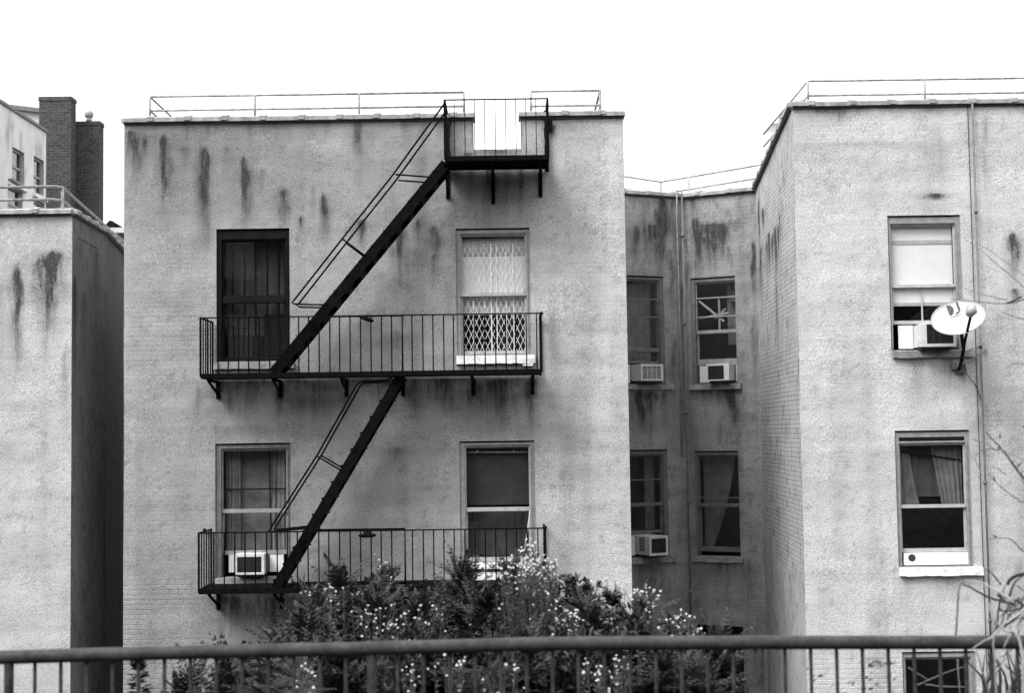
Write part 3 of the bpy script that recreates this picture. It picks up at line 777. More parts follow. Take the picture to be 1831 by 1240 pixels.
# ================================================================== RIGHT BUILDING AND LIGHT COURT
Yc = 27.2
crease = P(1217.5, 352, Yc); zC = crease.z
def z_hit(px, py, Z): q = atz(px, py, Z); return q
cR = atz(1352.5, 339.5, zC); cLq = atz(1118, 345, zC)
xc_r = P(1359.5, 700, cR.y).x; cR = Vector((xc_r, cR.y, zC))
crx = P(1225.5, 700, Yc).x
slope_l = (cLq.y - Yc) / (cLq.x - crx)
cL = Vector((xR, Yc + slope_l * (xR - crx), zC))
print('court', crease, cR, cL)
court = empty('apartment_building', (crx, Yc, 0), 'recessed grey stucco wing with two angled walls between the taller blocks', 'building')
Wl = Wall((cL.x, cL.y), (crx, Yc)); Wr = Wall((crx, Yc), (cR.x, cR.y))
opl = [(1098, 493, 1188.5, 687), (1102, 805, 1195, 998), (1106, 1118, 1197, 1300)]
opr = [(1236, 495.5, 1316.5, 686), (1243, 807, 1322.5, 996), (1249, 1120, 1331, 1310)]
hl, hr = holes_of(Wl, opl), holes_of(Wr, opr)
stl = streaks(Wl, [(1182, 352, 490, 10, .8), (1190, 360, 470, 7, .6), (1137, 402, 465, 6, .75), (1152, 350, 470, 10, .35), (1158, 395, 480, 9, .5), (1170, 400, 480, 10, .5), (1205, 352, 500, 10, .4), (1200, 440, 600, 12, .35),
   (1145, 700, 775, 12, .75), (1165, 700, 745, 10, .7), (1185, 700, 760, 8, .5), (1132, 700, 760, 8, .5), (1150, 1010, 1060, 20, .3), (1205, 600, 800, 10, .3), (1215, 400, 1100, 9, .3)], 301)
str_ = streaks(Wr, [(1244, 388, 497, 8, 1.0), (1243, 398, 450, 6, .6), (1265, 400, 450, 4.5, .85), (1277, 398, 466, 7, .95), (1284, 402, 455, 5, .8), (1294, 402, 464, 7, .95), (1271, 400, 425, 14, .6), (1303, 440, 470, 4, .5), (1236, 348, 410, 10, .4),
   (1347, 432, 550, 4, .8), (1344, 470, 520, 2.5, .6), (1309, 694, 765, 9, .8), (1300, 694, 730, 14, .55), (1255, 694, 725, 20, .4), (1228, 360, 1100, 8, .25), (1340, 1000, 1100, 10, .3), (1285, 1004, 1050, 30, .3), (1350, 560, 800, 8, .3), (1262, 420, 488, 16, .45), (1272, 398, 440, 30, .5), (1252, 396, 480, 10, .6)], 401)
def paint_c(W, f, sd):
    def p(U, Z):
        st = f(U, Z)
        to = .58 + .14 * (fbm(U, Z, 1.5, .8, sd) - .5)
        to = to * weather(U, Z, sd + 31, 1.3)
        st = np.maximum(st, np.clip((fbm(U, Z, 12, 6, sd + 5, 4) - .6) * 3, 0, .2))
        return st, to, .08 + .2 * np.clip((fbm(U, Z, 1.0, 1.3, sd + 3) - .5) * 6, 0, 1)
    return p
wmc = WallMesh()
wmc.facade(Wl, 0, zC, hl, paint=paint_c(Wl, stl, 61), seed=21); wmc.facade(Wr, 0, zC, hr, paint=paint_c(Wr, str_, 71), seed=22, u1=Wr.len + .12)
wmc.flat([(cL.x, cL.y + .3, zC - .5), (crx, Yc + .3, zC - .5), (cR.x, cR.y + .3, zC - .5), (cR.x, cR.y + 8, zC - .5), (cL.x, cL.y + 8, zC - .5)], .2)
wmc.plain(Wall((cR.x, cR.y + 8), (cL.x, cL.y + 8)), 0, zC)
wmc.plain(Wall((crx, Yc + .3), (cL.x, cL.y + .3)), zC - .5, zC); wmc.plain(Wall((cR.x, cR.y + .3), (crx, Yc + .3)), zC - .5, zC)
wmc.build('wall', M['stucco'], court)
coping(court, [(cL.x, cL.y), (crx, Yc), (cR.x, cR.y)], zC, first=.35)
rooms(court, Wl, hl); rooms(court, Wr, hr)
w5 = window(court, Wl, opl[0], (1110, 1179.5), (503, 622), (622, 629), (630, 646), (646, 650), (687, 697, 1096, 1200), fm='wood_mid', bars=(534, 566))
w7 = window(court, Wl, opl[1], (1113, 1186), (817, 900), (900, 906), (907, 950), (950, 956), (998, 1008, 1100, 1206), fm='wood_mid', bars=(859,))
w9 = window(court, Wl, opl[2], (1116, 1189), (1130, 1210), (1210, 1217), (1218, 1290), (1290, 1296), (1300, 1312, 1103, 1206), fm='wood_dark')
w6 = window(court, Wr, opr[0], (1245.5, 1314.5), (507, 590), (590, 596), (597, 642), (642, 653), (686, 697, 1232, 1324), fm='wood_mid', sm='wood_grey', bars=(532, 566))
w8 = window(court, Wr, opr[1], (1250, 1320), (817.5, 901), (901, 907), (908, 979), (979, 988), (996, 1006, 1238, 1328), fm='wood_mid', bars=(891,))
w10 = window(court, Wr, opr[2], (1257, 1324), (1132, 1210), (1210, 1217), (1218, 1295), (1295, 1302), (1310, 1322, 1246, 1336), fm='wood_dark', sm='wood_dark')
sheet('curtain', 'curtain', Wl, w5['U'](1108), w5['U'](1180), w5['Z'](646), w5['Z'](505), .34, 'grey curtain filling the partly hidden upper court window', 'curtain', 7, .012)
sheet('curtain', 'curtain', Wl, w7['U'](1170), w7['U'](1187), w7['Z'](950), w7['Z'](818), .34, 'narrow grey curtain strip in the lower court window with an air conditioner', 'curtain', 3, .012)
sheet('curtain', 'curtain', Wr, w6['U'](1291), w6['U'](1315), w6['Z'](616), w6['Z'](508), .34, 'grey curtain strip in the court window with taped panes', 'curtain', 3, .012)
sheet('curtain', 'curtain', Wr, w8['U'](1250), w8['U'](1306), w8['Z'](985), w8['Z'](818), .30, 'grey curtain swept aside in the court window without air conditioner', 'curtain', 6, .012, taper=lambda k: 1 - .75 * k ** 1.5)
U6, Z6 = w6['U'], w6['Z']
tape = empty('window_tape', Wr.fr(U6(1280), .09, Z6(565)), 'star of pale tape strips stuck across the upper right court window', 'tape')
for a, b in (((1248, 536), (1292, 575)), ((1284, 532), (1284, 590)), ((1249, 568), (1300, 560)), ((1276, 570), (1296, 552))):
    tp = MB(); tp.bar(Wr.fr(U6(a[0]), .088 + .003 * random.random(), Z6(a[1])), Wr.fr(U6(b[0]), .09, Z6(b[1])), .04, .003, (0, 1, 0)); tp.build('strip', M['wood_grey'], tape)
tp = MB(); tp.box(U6(1298), U6(1314), .2, .3, Z6(541), Z6(524), Wr.fr); tp.box(U6(1297), U6(1308), .19, .29, Z6(525), Z6(521), Wr.fr)
tag(tp.build('fan', M['ac_dark'], bevel=.01), 'small dark box hung inside the taped court window', 'box')
air_con(Wl, w5, (1132, 653, 1171, 682), 'white slatted air conditioner in the upper court window beside the tall block', [(1108, 652, 1130, 685, 'pleat')], (1135, 657, 1168, 679), out=.25, slats=True)
air_con(Wr, w6, (1270, 653, 1309, 682), 'dark faced air conditioner under the taped court window', [(1246, 654, 1268, 684, 'pleat'), (1311, 654, 1316, 684, 'pleat')], (1272, 656, 1300, 680), out=.24)
air_con(Wl, w7, (1141, 958, 1173, 992), 'pale air conditioner with side vents, lowest in the light court', [(1113, 958, 1139, 994, 'pleat')], (1144, 962, 1170, 988), out=.38, left_vents=True)
cp = MB(); a = Vector((crx, Yc - .09, 0)); cp.tube([(crx - .0, Yc - .1, 0), (crx - .0, Yc - .1, zC + .1)], .015, 10)
for zz in np.arange(1.5, zC, 1.7): cp.tube([(crx, Yc - .1, zz), (crx, Yc - .1, zz + .06)], .032, 10)
cp.build('downpipe', M['wood_mid'], court, smooth=True)
cp = MB(); cp.tube([(crx - .1, Yc - .16, zC + .12), (crx - .105, Yc - .1, zC - .4), (crx - .09, Yc - .1, zC - 2.2), (crx - .1, Yc - .1, zC - 5)], .013, 6)
cp.build('cable', M['rail_grey'], court, smooth=True)
# railing of the court roof
rq = [atz(1118, 316, 0)] ; Yq = Yc + .9
r1 = P(1181.5, 325.5, Yq); zt_ = r1.z; r0 = atz(1112, 315, zt_); r2 = atz(1366, 294, zt_); rm = atz(1231.5, 316.5, zt_)
zm_ = P(1181.5, 347, Yq).z
def dn(p, z): return Vector((p.x, p.y, z))
roof_rail('roof_railing', 'bent pipe railing above the recessed court walls', [[r0 + (r0 - r1) * .6, r1, r2 + (r2 - r1) * .1], [dn(r0 + (r0 - r1) * .6, zm_), dn(r1, zm_), dn(r2 + (r2 - r1) * .1, zm_)]],
          [(r1, dn(r1, zC - .5)), (rm, dn(rm, zC - .5)), (r2, dn(r2, zC - .5))], r=.017)

# right block
zR = P(1600, 186.5, F).z
xRR = P(1429.5, 700, F).x
right = empty('apartment_building', (xRR + 3, F, 0), 'pale grey stucco block with the satellite dish and a downpipe', 'building')
Wx = Wall((xRR, F), (xRR + 9, F)); Ws = Wall((cR.x, cR.y), (xRR, F))
opx = [(1590, 385, 1720, 626), (1603, 770, 1736.5, 1014), (1616.5, 1166, 1747, 1400)]
hx = holes_of(Wx, opx)
stx = streaks(Wx, [(1812, 415, 500, 9, .85), (1812, 515, 545, 9, .5), (1810, 540, 660, 14, .15), (1502, 188, 222, 7, .5), (1497, 190, 206, 22, .4), (1460, 192, 206, 8, .35), (1535, 188, 206, 8, .3), (1667, 348, 358, 16, .7),
   (1640, 642, 760, 18, .2), (1690, 640, 700, 16, .3), (1720, 650, 690, 8, .5), (1600, 622, 650, 5, .5), (1760, 200, 420, 5, .2), (1680, 225, 330, 10, .12), (1548, 252, 270, 70, .14), (1620, 1030, 1120, 12, .12), (1700, 1030, 1080, 20, .2), (1755, 700, 1000, 12, .14), (1818, 1000, 1200, 14, .2), (1790, 560, 640, 22, .14)], 501)
def paint_x(U, Z):
    st = stx(U, Z)
    st = np.maximum(st, np.clip((fbm(U, Z, 14, 14, 93, 4) - .66) * 3, 0, .12))
    st = np.maximum(st, .8 * np.clip((fbm(U, Z, 7, 14, 95, 3) - .66) * 8, 0, 1) * blob(Wx, U, Z, 1430, 1185, 1620, 1400, .2))
    st = np.maximum(st, .45 * blob(Wx, U, Z, 1400, 180, 1900, 190, .1) * (fbm(U, Z, 7, 3, 6) > .5))
    to = 1.0 + .12 * (fbm(U, Z, .9, .6, 41) - .5)
    to = to * weather(U, Z, 171, .8)
    n = fbm(U, Z, 1.2, 1.6, 19)
    return st, to, .03 + .3 * blob(Wx, U, Z, 1430, 1170, 1620, 1400, .2) + .12 * np.clip((n - .55) * 6, 0, 1)
sts = streaks(Ws, [(1364, 372, 415, 2.5, .9), (1386, 405, 520, 2.0, .85), (1375, 415, 490, 2, .8), (1380, 420, 480, 2, .7), (1371, 430, 500, 2, .6), (1391, 400, 480, 2, .6), (1360, 440, 560, 3, .6), (1395, 380, 450, 2, .45), (1356, 350, 470, 1.5, .7), (1388, 500, 640, 2, .35)], 601)
def paint_s(U, Z):
    st = sts(U, Z)
    st = np.maximum(st, np.clip((fbm(U, Z, 12, 5, 97, 4) - .6) * 3, 0, .25))
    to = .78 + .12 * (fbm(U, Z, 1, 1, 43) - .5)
    rough = blob(Ws, U, Z, 1362, 300, 1450, 560, .5) + blob(Ws, U, Z, 1340, 620, 1460, 1000, .8)
    return st, to, .1 + .5 * np.clip(rough, 0, 1)
wmx = WallMesh()
wmx.facade(Wx, 0, zR, hx, paint=paint_x, seed=31)
def zs_top(u): return zR
k0 = len(wmx.v); wmx.facade(Ws, 0, zR, (), paint=paint_s, seed=33, wob=.005); wmx.rake(k0, Ws, zC + .02, zR)
wmx.flat([(xRR + .1, F + .3, zC - .6), (xRR + 9, F + .3, zC - .6), (xRR + 9, F + 10, zC - .6), (cR.x + .1, F + 10, zC - .6), (cR.x + .1, cR.y, zC - .6)], .2)
wmx.plain(Wall((xRR + 9, F), (xRR + 9, F + 10)), 0, zC - .5); wmx.plain(Wall((xRR + 9, F + 10), (cR.x, F + 10)), 0, zC - .5)
wmx.plain(Wall((cR.x, F + 10), (cR.x, cR.y)), 0, zC - .5)
wmx.plain(Wall((xRR + 9, F + .3), (xRR + .3, F + .3)), zC - .6, zR)
wmx.build('wall', M['stucco'], right)
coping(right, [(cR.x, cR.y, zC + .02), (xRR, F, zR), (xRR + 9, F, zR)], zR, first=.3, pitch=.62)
rooms(right, Wx, hx)
w11 = window(right, Wx, opx[0], (1597.5, 1708.5), (404, 508), (508, 513.5), (514, 572.5), (572.5, 579), (627, 640, 1592, 1738), fm='wood_grey', sm='wood_light', lbars=(1650.5,))
w12 = window(right, Wx, opx[1], (1613, 1727), (797, 903), (903, 909), (910, 982), (982, 989), (1015, 1030, 1604, 1752), fm='wood_grey', sm='wood_light', sillm='sill_white')
w13 = window(right, Wx, opx[2], (1624, 1737), (1181, 1280), (1280, 1287), (1288, 1385), (1385, 1395), (1400, 1414, 1606, 1760), fm='wood_grey')
U11, Z11 = w11['U'], w11['Z']
bl = sheet('window_blind', 'blind', Wx, w11['a'], w11['b'], Z11(541), Z11(403), .128, 'bright white pulled down shade in the window beside the satellite dish', 'blind')
d = MB(); d.box(w11['a'], w11['b'], .118, .127, Z11(435), Z11(428), Wx.fr); d.build('batten', M['wood_light'], bl)
d = MB(); d.box(w11['a'], w11['b'], .125, .145, Z11(546), Z11(540), Wx.fr); d.build('hem_bar', M['wood_light'], bl)
U12, Z12 = w12['U'], w12['Z']
d = MB(); d.box(U12(1611), U12(1728), .018, .0255, Z12(791.5), Z12(782), Wx.fr); d.build('head_gap', M['wood_dark'], w12['o'])
d = MB(); d.box(U12(1614.5), U12(1737), .05, .1, Z12(1012), Z12(990), Wx.fr)
wb2 = tag(d.build('window_board', M['white_board'], bevel=.004), 'white board with a round hole under the sash over a white sill', 'board')
d = MB(); c0 = Wx.fr(U12(1629), .048, Z12(998.5)); d.tube([c0, c0 + Vector((0, .03, 0))], .058, 20); d.build('vent_hole', M['ac_dark'], wb2, smooth=False)
sheet('curtain', 'curtain', Wx, U12(1612), U12(1644), Z12(908), Z12(800), .2, 'grey sheet imitating the slanted reflection at the left of the window above the holed white board', 'curtain', 4, .015, taper=lambda k: .62 + .6 * k)  # this sheet and the next two stand in for the pane reflection
sheet('curtain', 'curtain', Wx, U12(1728), U12(1676), Z12(908), Z12(800), .2, 'grey sheet imitating the slanted reflection at the right of the window above the holed white board', 'curtain', 5, .015, taper=lambda k: 1.05 - .35 * k)
sheet('curtain', 'shade_dark', Wx, U12(1630), U12(1700), Z12(890), Z12(800), .25, 'dark sheet imitating the dark band of the reflection above the holed white board', 'curtain', 3, .015)
d = MB(); d.bar(Wx.fr(U12(1613), .2, Z12(806)), Wx.fr(U12(1727), .2, Z12(825)), .03, .03)
tag(d.build('curtain_rod', M['wood_dark']), 'sloping dark rod inside the window above the holed white board', 'rod')
air_con(Wx, w11, (1634, 582, 1697, 622), 'wide air conditioner in the bright window, half hidden by the satellite dish', [(1606.5, 581, 1633, 623, 'flat'), (1699, 581, 1717, 623, 'grey')], (1646, 582.5, 1693, 617), out=.24)
# downpipe of the right block
dp = MB(); xa = P(1754, 640, F - .07).x
pts = [(xa, F - .07, 0), (xa, F - .07, zR + .03)]
dp.tube(pts, .017, 10)
for zz in np.arange(1.2, zR, 2.1): dp.tube([(xa, F - .07, zz), (xa, F - .07, zz + .05)], .03, 10)
dp.build('downpipe', M['wood_mid'], right, smooth=True)
dp = MB(); dp.tube([(xa - .06, F - .03, 0), (xa - .06, F - .03, zR + .05)], .006, 6); dp.build('cable', M['wood_dark'], right, smooth=True)
# railing of the right roof
t0 = P(1444.5, 145, Yr); m0 = P(1445, 171, Yr); xe = xRR + 9
roof_rail('roof_railing', 'pipe railing on the roof of the satellite dish block', [[back(t0, Yr + 4), t0, Vector((xe, Yr, t0.z))], [back(m0, Yr + 4), m0, Vector((xe, Yr, m0.z))]],
   [(t0, dn(t0, zR + .02))] + [(Vector((P(x, 145, Yr).x, Yr, t0.z)), Vector((P(x, 145, Yr).x, Yr, zR + .02))) for x in (1653, 1862)] + [(back(t0, Yr + 2.4), Vector((t0.x, Yr + 2.4, zR + .02)))])

# satellite dishes
def dish(name, c, rx, axis, label, depth=.13, marks=True, mast=None, face_up=None):
    t = empty(name, c, label, 'satellite dish')
    A = Vector(axis).normalized(); Xd = A.cross(Vector((0, 0, 1))).normalized(); Zd_ = Xd.cross(A)
    Zd_ = -Zd_ if Zd_.z < 0 else Zd_
    b = MB(); nr, na = 8, 36
    def pt(r, a, o): return c + Xd * (rx * r * math.cos(a)) + Zd_ * (rx * .93 * r * math.sin(a)) + A * (depth * (r * r - 1) + o)
    for off, rev in ((0, False), (-.012, True)):
        bs = len(b.v)
        for i in range(nr + 1):
            for j in range(na): b.v.append(tuple(pt(i / nr, 2 * math.pi * j / na, off)))
        for i in range(nr):
            for j in range(na):
                q = (bs + i * na + j, bs + i * na + (j + 1) % na, bs + (i + 1) * na + (j + 1) % na, bs + (i + 1) * na + j)
                b.f.append(q if not rev else q[::-1])
    bs = nr * na; o2 = (nr + 1) * na
    for j in range(na): b.f.append((bs + j, o2 + bs + j, o2 + bs + (j + 1) % na, bs + (j + 1) % na))
    b.build('reflector', M['dish'], t, smooth=True)
    return t, pt, A, Xd, Zd_
dc = P(1713, 567, F - .75)
dt, dpt, dA, dX, dZ = dish('satellite_dish', dc, .40, (-.36, -.66, .66), 'white oval satellite dish on a bent mast beside the bright window')
b = MB(); b.tube([P(1715, 661, F - .03), P(1718, 650, F - .3), P(1723, 625, F - .6), dc - dA * .24], .026, 8); b.build('mast', M['wood_dark'], dt, smooth=True)
b = MB(); q = P(1715, 661, F - .02); b.box(q.x - .07, q.x + .07, q.y - .03, q.y + .015, q.z - .06, q.z + .02); b.box(q.x - .12, q.x - .06, q.y - .1, q.y + .015, q.z, q.z + .1)
b.tube([P(1718, 655, F - .2), P(1765, 625, F - .02)], .008, 6); b.tube([P(1722, 632, F - .5), P(1760, 615, F - .02)], .008, 6)
b.tube([dc - dA * .15, dc - dA * .26], .07, 10)
b.build('bracket', M['wood_mid'], dt)
b = MB(); b.tube([P(1723, 626, F - .6), P(1726, 608, F - .86), P(1736, 564, F - 1.25)], .021, 8); b.build('feed_arm', M['wood_dark'], dt)
b = MB(); qa = P(1736.5, 561, F - 1.27); qb = P(1737.5, 551, F - 1.2)
b.tube([qa - Vector((.03, 0, .02)), qa + (qb - qa) * .5, qb], [.055, .085, .07], 12); b.build('feed_horn', M['dish_grey'], dt, smooth=True)
b = MB(); b.tube([P(1737, 562, F - 1.24), P(1731, 590, F - .98), P(1722, 640, F - .42), P(1728, 668, F - .06), P(1745, 690, F - .02), P(1756, 720, F - .03)], .006, 6); b.build('cable', M['wood_dark'], dt, smooth=True)
# emblem on the face of the dish
def on_dish(px, py, o=.006):
    d = ray(px, py); n = dA; t = (dc + dA * (-.03) - EYE).dot(n) / d.dot(n); q = EYE + d * t
    v = q - dc; r2 = min(1, ((v.dot(dX)) ** 2 + (v.dot(dZ) / .93) ** 2) / .40 ** 2)
    return dc + dX * v.dot(dX) + dZ * v.dot(dZ) + dA * (.13 * (r2 - 1) + o)
b = MB()
b.quad(*[on_dish(x, y) for x, y in ((1692, 548), (1699, 546.5), (1704, 549), (1704.5, 554), (1701, 558.5), (1697, 559.5), (1694.5, 555))])
b.quad(*[on_dish(x, y) for x, y in ((1709, 541.5), (1712, 541), (1716.5, 550.5), (1716, 552), (1712, 551))])
b.quad(*[on_dish(x, y) for x, y in ((1706, 557), (1712, 552), (1716, 552.2), (1711, 556))])
b.build('emblem', M['mark'], dt)
b = MB(); b.quad(*[on_dish(x, y) for x, y in ((1697, 561.5), (1717, 555), (1717.5, 556.3), (1697.5, 563))])
for i in range(9):
    x = 1713 + i * 2.3; b.quad(*[on_dish(x + dx_, 586 - i * .75 + dy_) for dx_, dy_ in ((0, 0), (1.3, -.4), (1.3, 1.4), (0, 1.8))])
b.build('small_print', M['dish_grey'], dt)
dc2 = P(1386, 233, 27.5)
d2, *_ = dish('satellite_dish', dc2, .2, (-.45, -.75, .5), 'far white dish showing past the stepped roof edge of the pale block')
b = MB(); b.tube([dc2 + Vector((.02, .08, 0)), dc2 + Vector((.1, .25, -1.0))], .02, 8); b.build('mast', M['wood_mid'], d2, smooth=True)

# ================================================================== LEFT BUILDING
Wq = P(60, 381, F); zQ = Wq.z; xq = P(128, 660, F).x
q1 = atz(188, 416, zQ); q2 = atz(219, 449, zQ)
sc = xq - P(128, 381, F).x
q1 = Vector((q1.x + sc, q1.y, zQ)); q2 = Vector((q2.x + sc, q2.y, zQ))
q3 = q2 + (q2 - q1) * 1.6
left = empty('apartment_building', (xq - 2, F, 0), 'lower pale stucco block with a bent side wall, left of the dark alley', 'building')
Wq0 = Wall((xq - 5, F), (xq, F)); Wq1 = Wall((xq, F), (q1.x, q1.y)); Wq2 = Wall((q1.x, q1.y), (q2.x, q2.y)); Wq3 = Wall((q2.x, q2.y), (q3.x, q3.y))
sq = streaks(Wq0, [(29, 474, 665, 8, .75), (27, 500, 600, 5, .4), (86, 448, 560, 20, .8), (84, 452, 620, 12, .75), (96, 470, 600, 10, .55), (70, 460, 540, 8, .5), (106, 462, 520, 8, .4), (60, 395, 420, 20, .15), (5, 500, 700, 8, .15), (118, 620, 800, 5, .2)], 701)
def paint_q(U, Z):
    st = np.maximum(sq(U, Z), np.clip((fbm(U, Z, 14, 14, 98, 4) - .66) * 3, 0, .12))
    return st, .92 * weather(U, Z, 191, .8), np.full_like(U, .04)
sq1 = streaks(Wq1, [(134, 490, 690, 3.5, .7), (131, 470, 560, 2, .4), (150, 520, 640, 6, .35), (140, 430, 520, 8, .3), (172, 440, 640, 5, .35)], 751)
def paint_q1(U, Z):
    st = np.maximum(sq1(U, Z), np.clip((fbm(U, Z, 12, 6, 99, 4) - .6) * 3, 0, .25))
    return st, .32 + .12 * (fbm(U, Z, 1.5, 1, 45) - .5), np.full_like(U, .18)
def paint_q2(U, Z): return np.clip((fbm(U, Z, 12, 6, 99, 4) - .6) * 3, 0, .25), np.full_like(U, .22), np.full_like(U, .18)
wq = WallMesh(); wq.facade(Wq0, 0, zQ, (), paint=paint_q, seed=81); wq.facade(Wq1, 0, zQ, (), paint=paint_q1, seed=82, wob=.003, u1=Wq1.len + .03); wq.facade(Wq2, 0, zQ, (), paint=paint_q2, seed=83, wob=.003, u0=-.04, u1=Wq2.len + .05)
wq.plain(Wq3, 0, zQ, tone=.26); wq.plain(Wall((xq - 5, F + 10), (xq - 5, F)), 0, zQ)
wq.flat([(xq - 5, F + .3, zQ - .35), (xq, F + .3, zQ - .35), (q1.x, q1.y, zQ - .35), (q3.x, q3.y, zQ - .35), (xq - 5, q3.y, zQ - .35)], .2)
wq.build('wall', M['stucco'], left)
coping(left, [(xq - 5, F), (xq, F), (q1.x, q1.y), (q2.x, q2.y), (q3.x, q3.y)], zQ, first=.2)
Yl = F + .25
lt = P(40, 334.5, Yl); lm = P(40, 357.5, Yl)
c1 = P(101, 333, Yl); c2 = atz(112, 336, lt.z); c3 = atz(192, 407, lt.z); c4 = c3 + (c3 - c2) * .6
def lz(p, z): return Vector((p.x, p.y, z))
roof_rail('roof_railing', 'rounded corner pipe railing on the lower block before the chimneys', [[Vector((xq - 5, Yl, lt.z)), lz(P(101, 333, Yl), lt.z), (lz(c1, lt.z) + c2) * .5 + Vector((0, .04, 0)), c2, c3, c4],
   [Vector((xq - 5, Yl, lm.z)), lz(P(92, 357, Yl), lm.z), lz(c2, lm.z), lz(c4, lm.z)]],
   [(lz(P(-40, 334, Yl), lt.z), Vector((P(-40, 334, Yl).x, Yl, zQ))), (c3, lz(c3, zQ - .3)), (c2, lz(c2, zQ - .3))], r=.024, mat='rail_grey')

# ================================================================== FAR LEFT: PALE BLOCK, CHIMNEYS, ROOFS
Yf1 = 40.0
f1 = P(82.5, 237, Yf1); f1x = f1.x; f1z = f1.z
f0 = atz(-60, 137, f1z); 
farb = empty('tall_building', (f1x - 4, 38, 0), 'tall white rendered block far behind, beside two brick chimneys', 'building')
Wf = Wall((f1x, 28), (f1x, Yf1))
wins = [(22, 268, 43, 332), (60, 283, 78, 350), (60, 360, 79, 420), (14, 335, 40, 400)]
def paint_f(U, Z): return np.clip((fbm(U, Z, 3, 1, 8) - .55) * 1.5, 0, .25), 1.35 - .25 * np.clip(fbm(U, Z, 1.1, .4, 9) - .3, 0, 1), np.zeros_like(U)
fw = WallMesh(); hf = holes_of(Wf, wins)
fw.facade(Wf, 0, f1z, hf, step=.15, zfine=7, paint=paint_f, reveal=.12, wob=.002)
fw.plain(Wall((f1x, Yf1), (f1x - 8, Yf1)), 0, f1z); fw.plain(Wall((f1x - 8, 28), (f1x, 28)), 0, f1z); fw.plain(Wall((f1x - 8, Yf1), (f1x - 8, 28)), 0, f1z)
fw.flat([(f1x, 28, f1z - .01), (f1x, Yf1, f1z - .01), (f1x - 8, Yf1, f1z - .01), (f1x - 8, 28, f1z - .01)], .8)
fw.build('wall', M['stucco'], farb)
c = MB(); c.box(f1x - .2, f1x + .05, 28, Yf1 + .05, f1z, f1z + .08); c.build('coping', M['wood_mid'], farb)
for i, h in enumerate(hf):
    f = MB(); a, b_, c0, d0 = h
    f.box(a, b_, .06, .12, d0 - .07, d0, Wf.fr); f.box(a, b_, .06, .12, c0, c0 + .06, Wf.fr); f.box(a, a + .06, .06, .12, c0 + .06, d0 - .07, Wf.fr); f.box(b_ - .06, b_, .06, .12, c0 + .06, d0 - .07, Wf.fr)
    f.box(a + .06, b_ - .06, .07, .11, (c0 + d0) / 2 - .03, (c0 + d0) / 2 + .03, Wf.fr)
    w = f.build('window', M['wood_grey'], farb)
    g = MB(); g.box(a + .06, b_ - .06, .1, .105, c0 + .06, d0 - .07, Wf.fr); g.build('pane', M['glass'], w)
    s = MB(); s.box(a - .1, b_ + .1, -.1, .1, c0 - .1, c0 - .003, Wf.fr); s.build('sill', M['sill_white'], w)
rooms(farb, Wf, hf, 1.0)
b = MB(); b.bar(P(19, 321, 32), P(38, 333, 33.5), .12, .05); b.build('ledge', M['wood_mid'], farb)
# bulkhead on its roof
bk = empty('roof_bulkhead', P(40, 200, 47), 'pale flat roofed bulkhead with a dark edge on the far white block', 'roof bulkhead')
b = MB(); A_ = P(10, 178, 47); B_ = P(76, 196, 47); b.box(A_.x - 3, B_.x, 47, 49, B_.z - 3.5, A_.z); b.build('wall', M['far'], bk)
b = MB(); b.bar(P(20, 192, 46.9), P(78, 199, 46.9), .25, .14); b.build('roof_edge', M['wood_mid'], bk)
# chimneys
def chimney(xa, xb, yt, Y, dpt, label, capn=None, ybase=430):
    a, b_ = P(xa, yt, Y), P(xb, yt, Y)
    t = empty('brick_chimney', ((a.x + b_.x) / 2, Y, 0), label, 'chimney', 'brick chimneys')
    zt = a.z
    s = MB(); s.box(a.x, b_.x, Y, Y + dpt, 0, zt - .12); s.build('stack', M['chimney'], t)
    s = MB(); s.box(a.x - .02, b_.x + .02, Y - .02, Y + dpt + .02, zt - .12, zt); s.build('cap', M['chimney'], t)
    return t, a, b_
t, a, b_ = chimney(70, 127, 173, 43, .5, 'taller broad brick chimney stack beside the far white block')
t, a, b_ = chimney(131, 178, 217, 43.8, .45, 'lower brick chimney with a round vent on top')
s = MB(); q = P(159, 217, 44.0); s.tube([q, q + Vector((0, 0, .1))], .09, 10); s.ball(q + Vector((0, 0, .22)), .15, 6); s.build('vent_cowl', M['dish_grey'], t, smooth=True)
# roofs glimpsed in the gap
fh = empty('far_house', P(205, 440, 52), 'far house with a dark gable and white eaves glimpsed over the alley', 'house')
def gx(x, y): return P(x, y, 52)
s = MB(); s.box(gx(150, 440).x, gx(260, 440).x, 52, 58, 0, gx(205, 419).z); s.build('wall', M['wood_grey'], fh)
s = MB(); s.box(gx(150, 418).x, gx(262, 418).x, 51.6, 58, gx(205, 419).z, gx(205, 410).z); s.build('eaves', M['far'], fh)
A0, A1, A2 = gx(182, 410), gx(197, 393), gx(262, 410)
s = MB(); 
s.hexa([gx(180, 410), gx(262, 410), gx(262, 410) + Vector((0, 6, 0)), gx(180, 410) + Vector((0, 6, 0)), gx(196, 394), gx(206, 396), gx(206, 396) + Vector((0, 6, 0)), gx(196, 394) + Vector((0, 6, 0))])
s.build('roof', M['wood_dark'], fh)
s = MB(); s.bar(gx(206, 396) + Vector((0, -.1, .02)), gx(225, 407) + Vector((0, -.1, .02)), .2, .12); s.build('barge_board', M['far'], fh)
s = MB(); s.box(gx(211, 430).x, gx(217, 430).x, 51.94, 51.99, gx(205, 437).z, gx(205, 424).z); s.build('window', M['far'], fh)

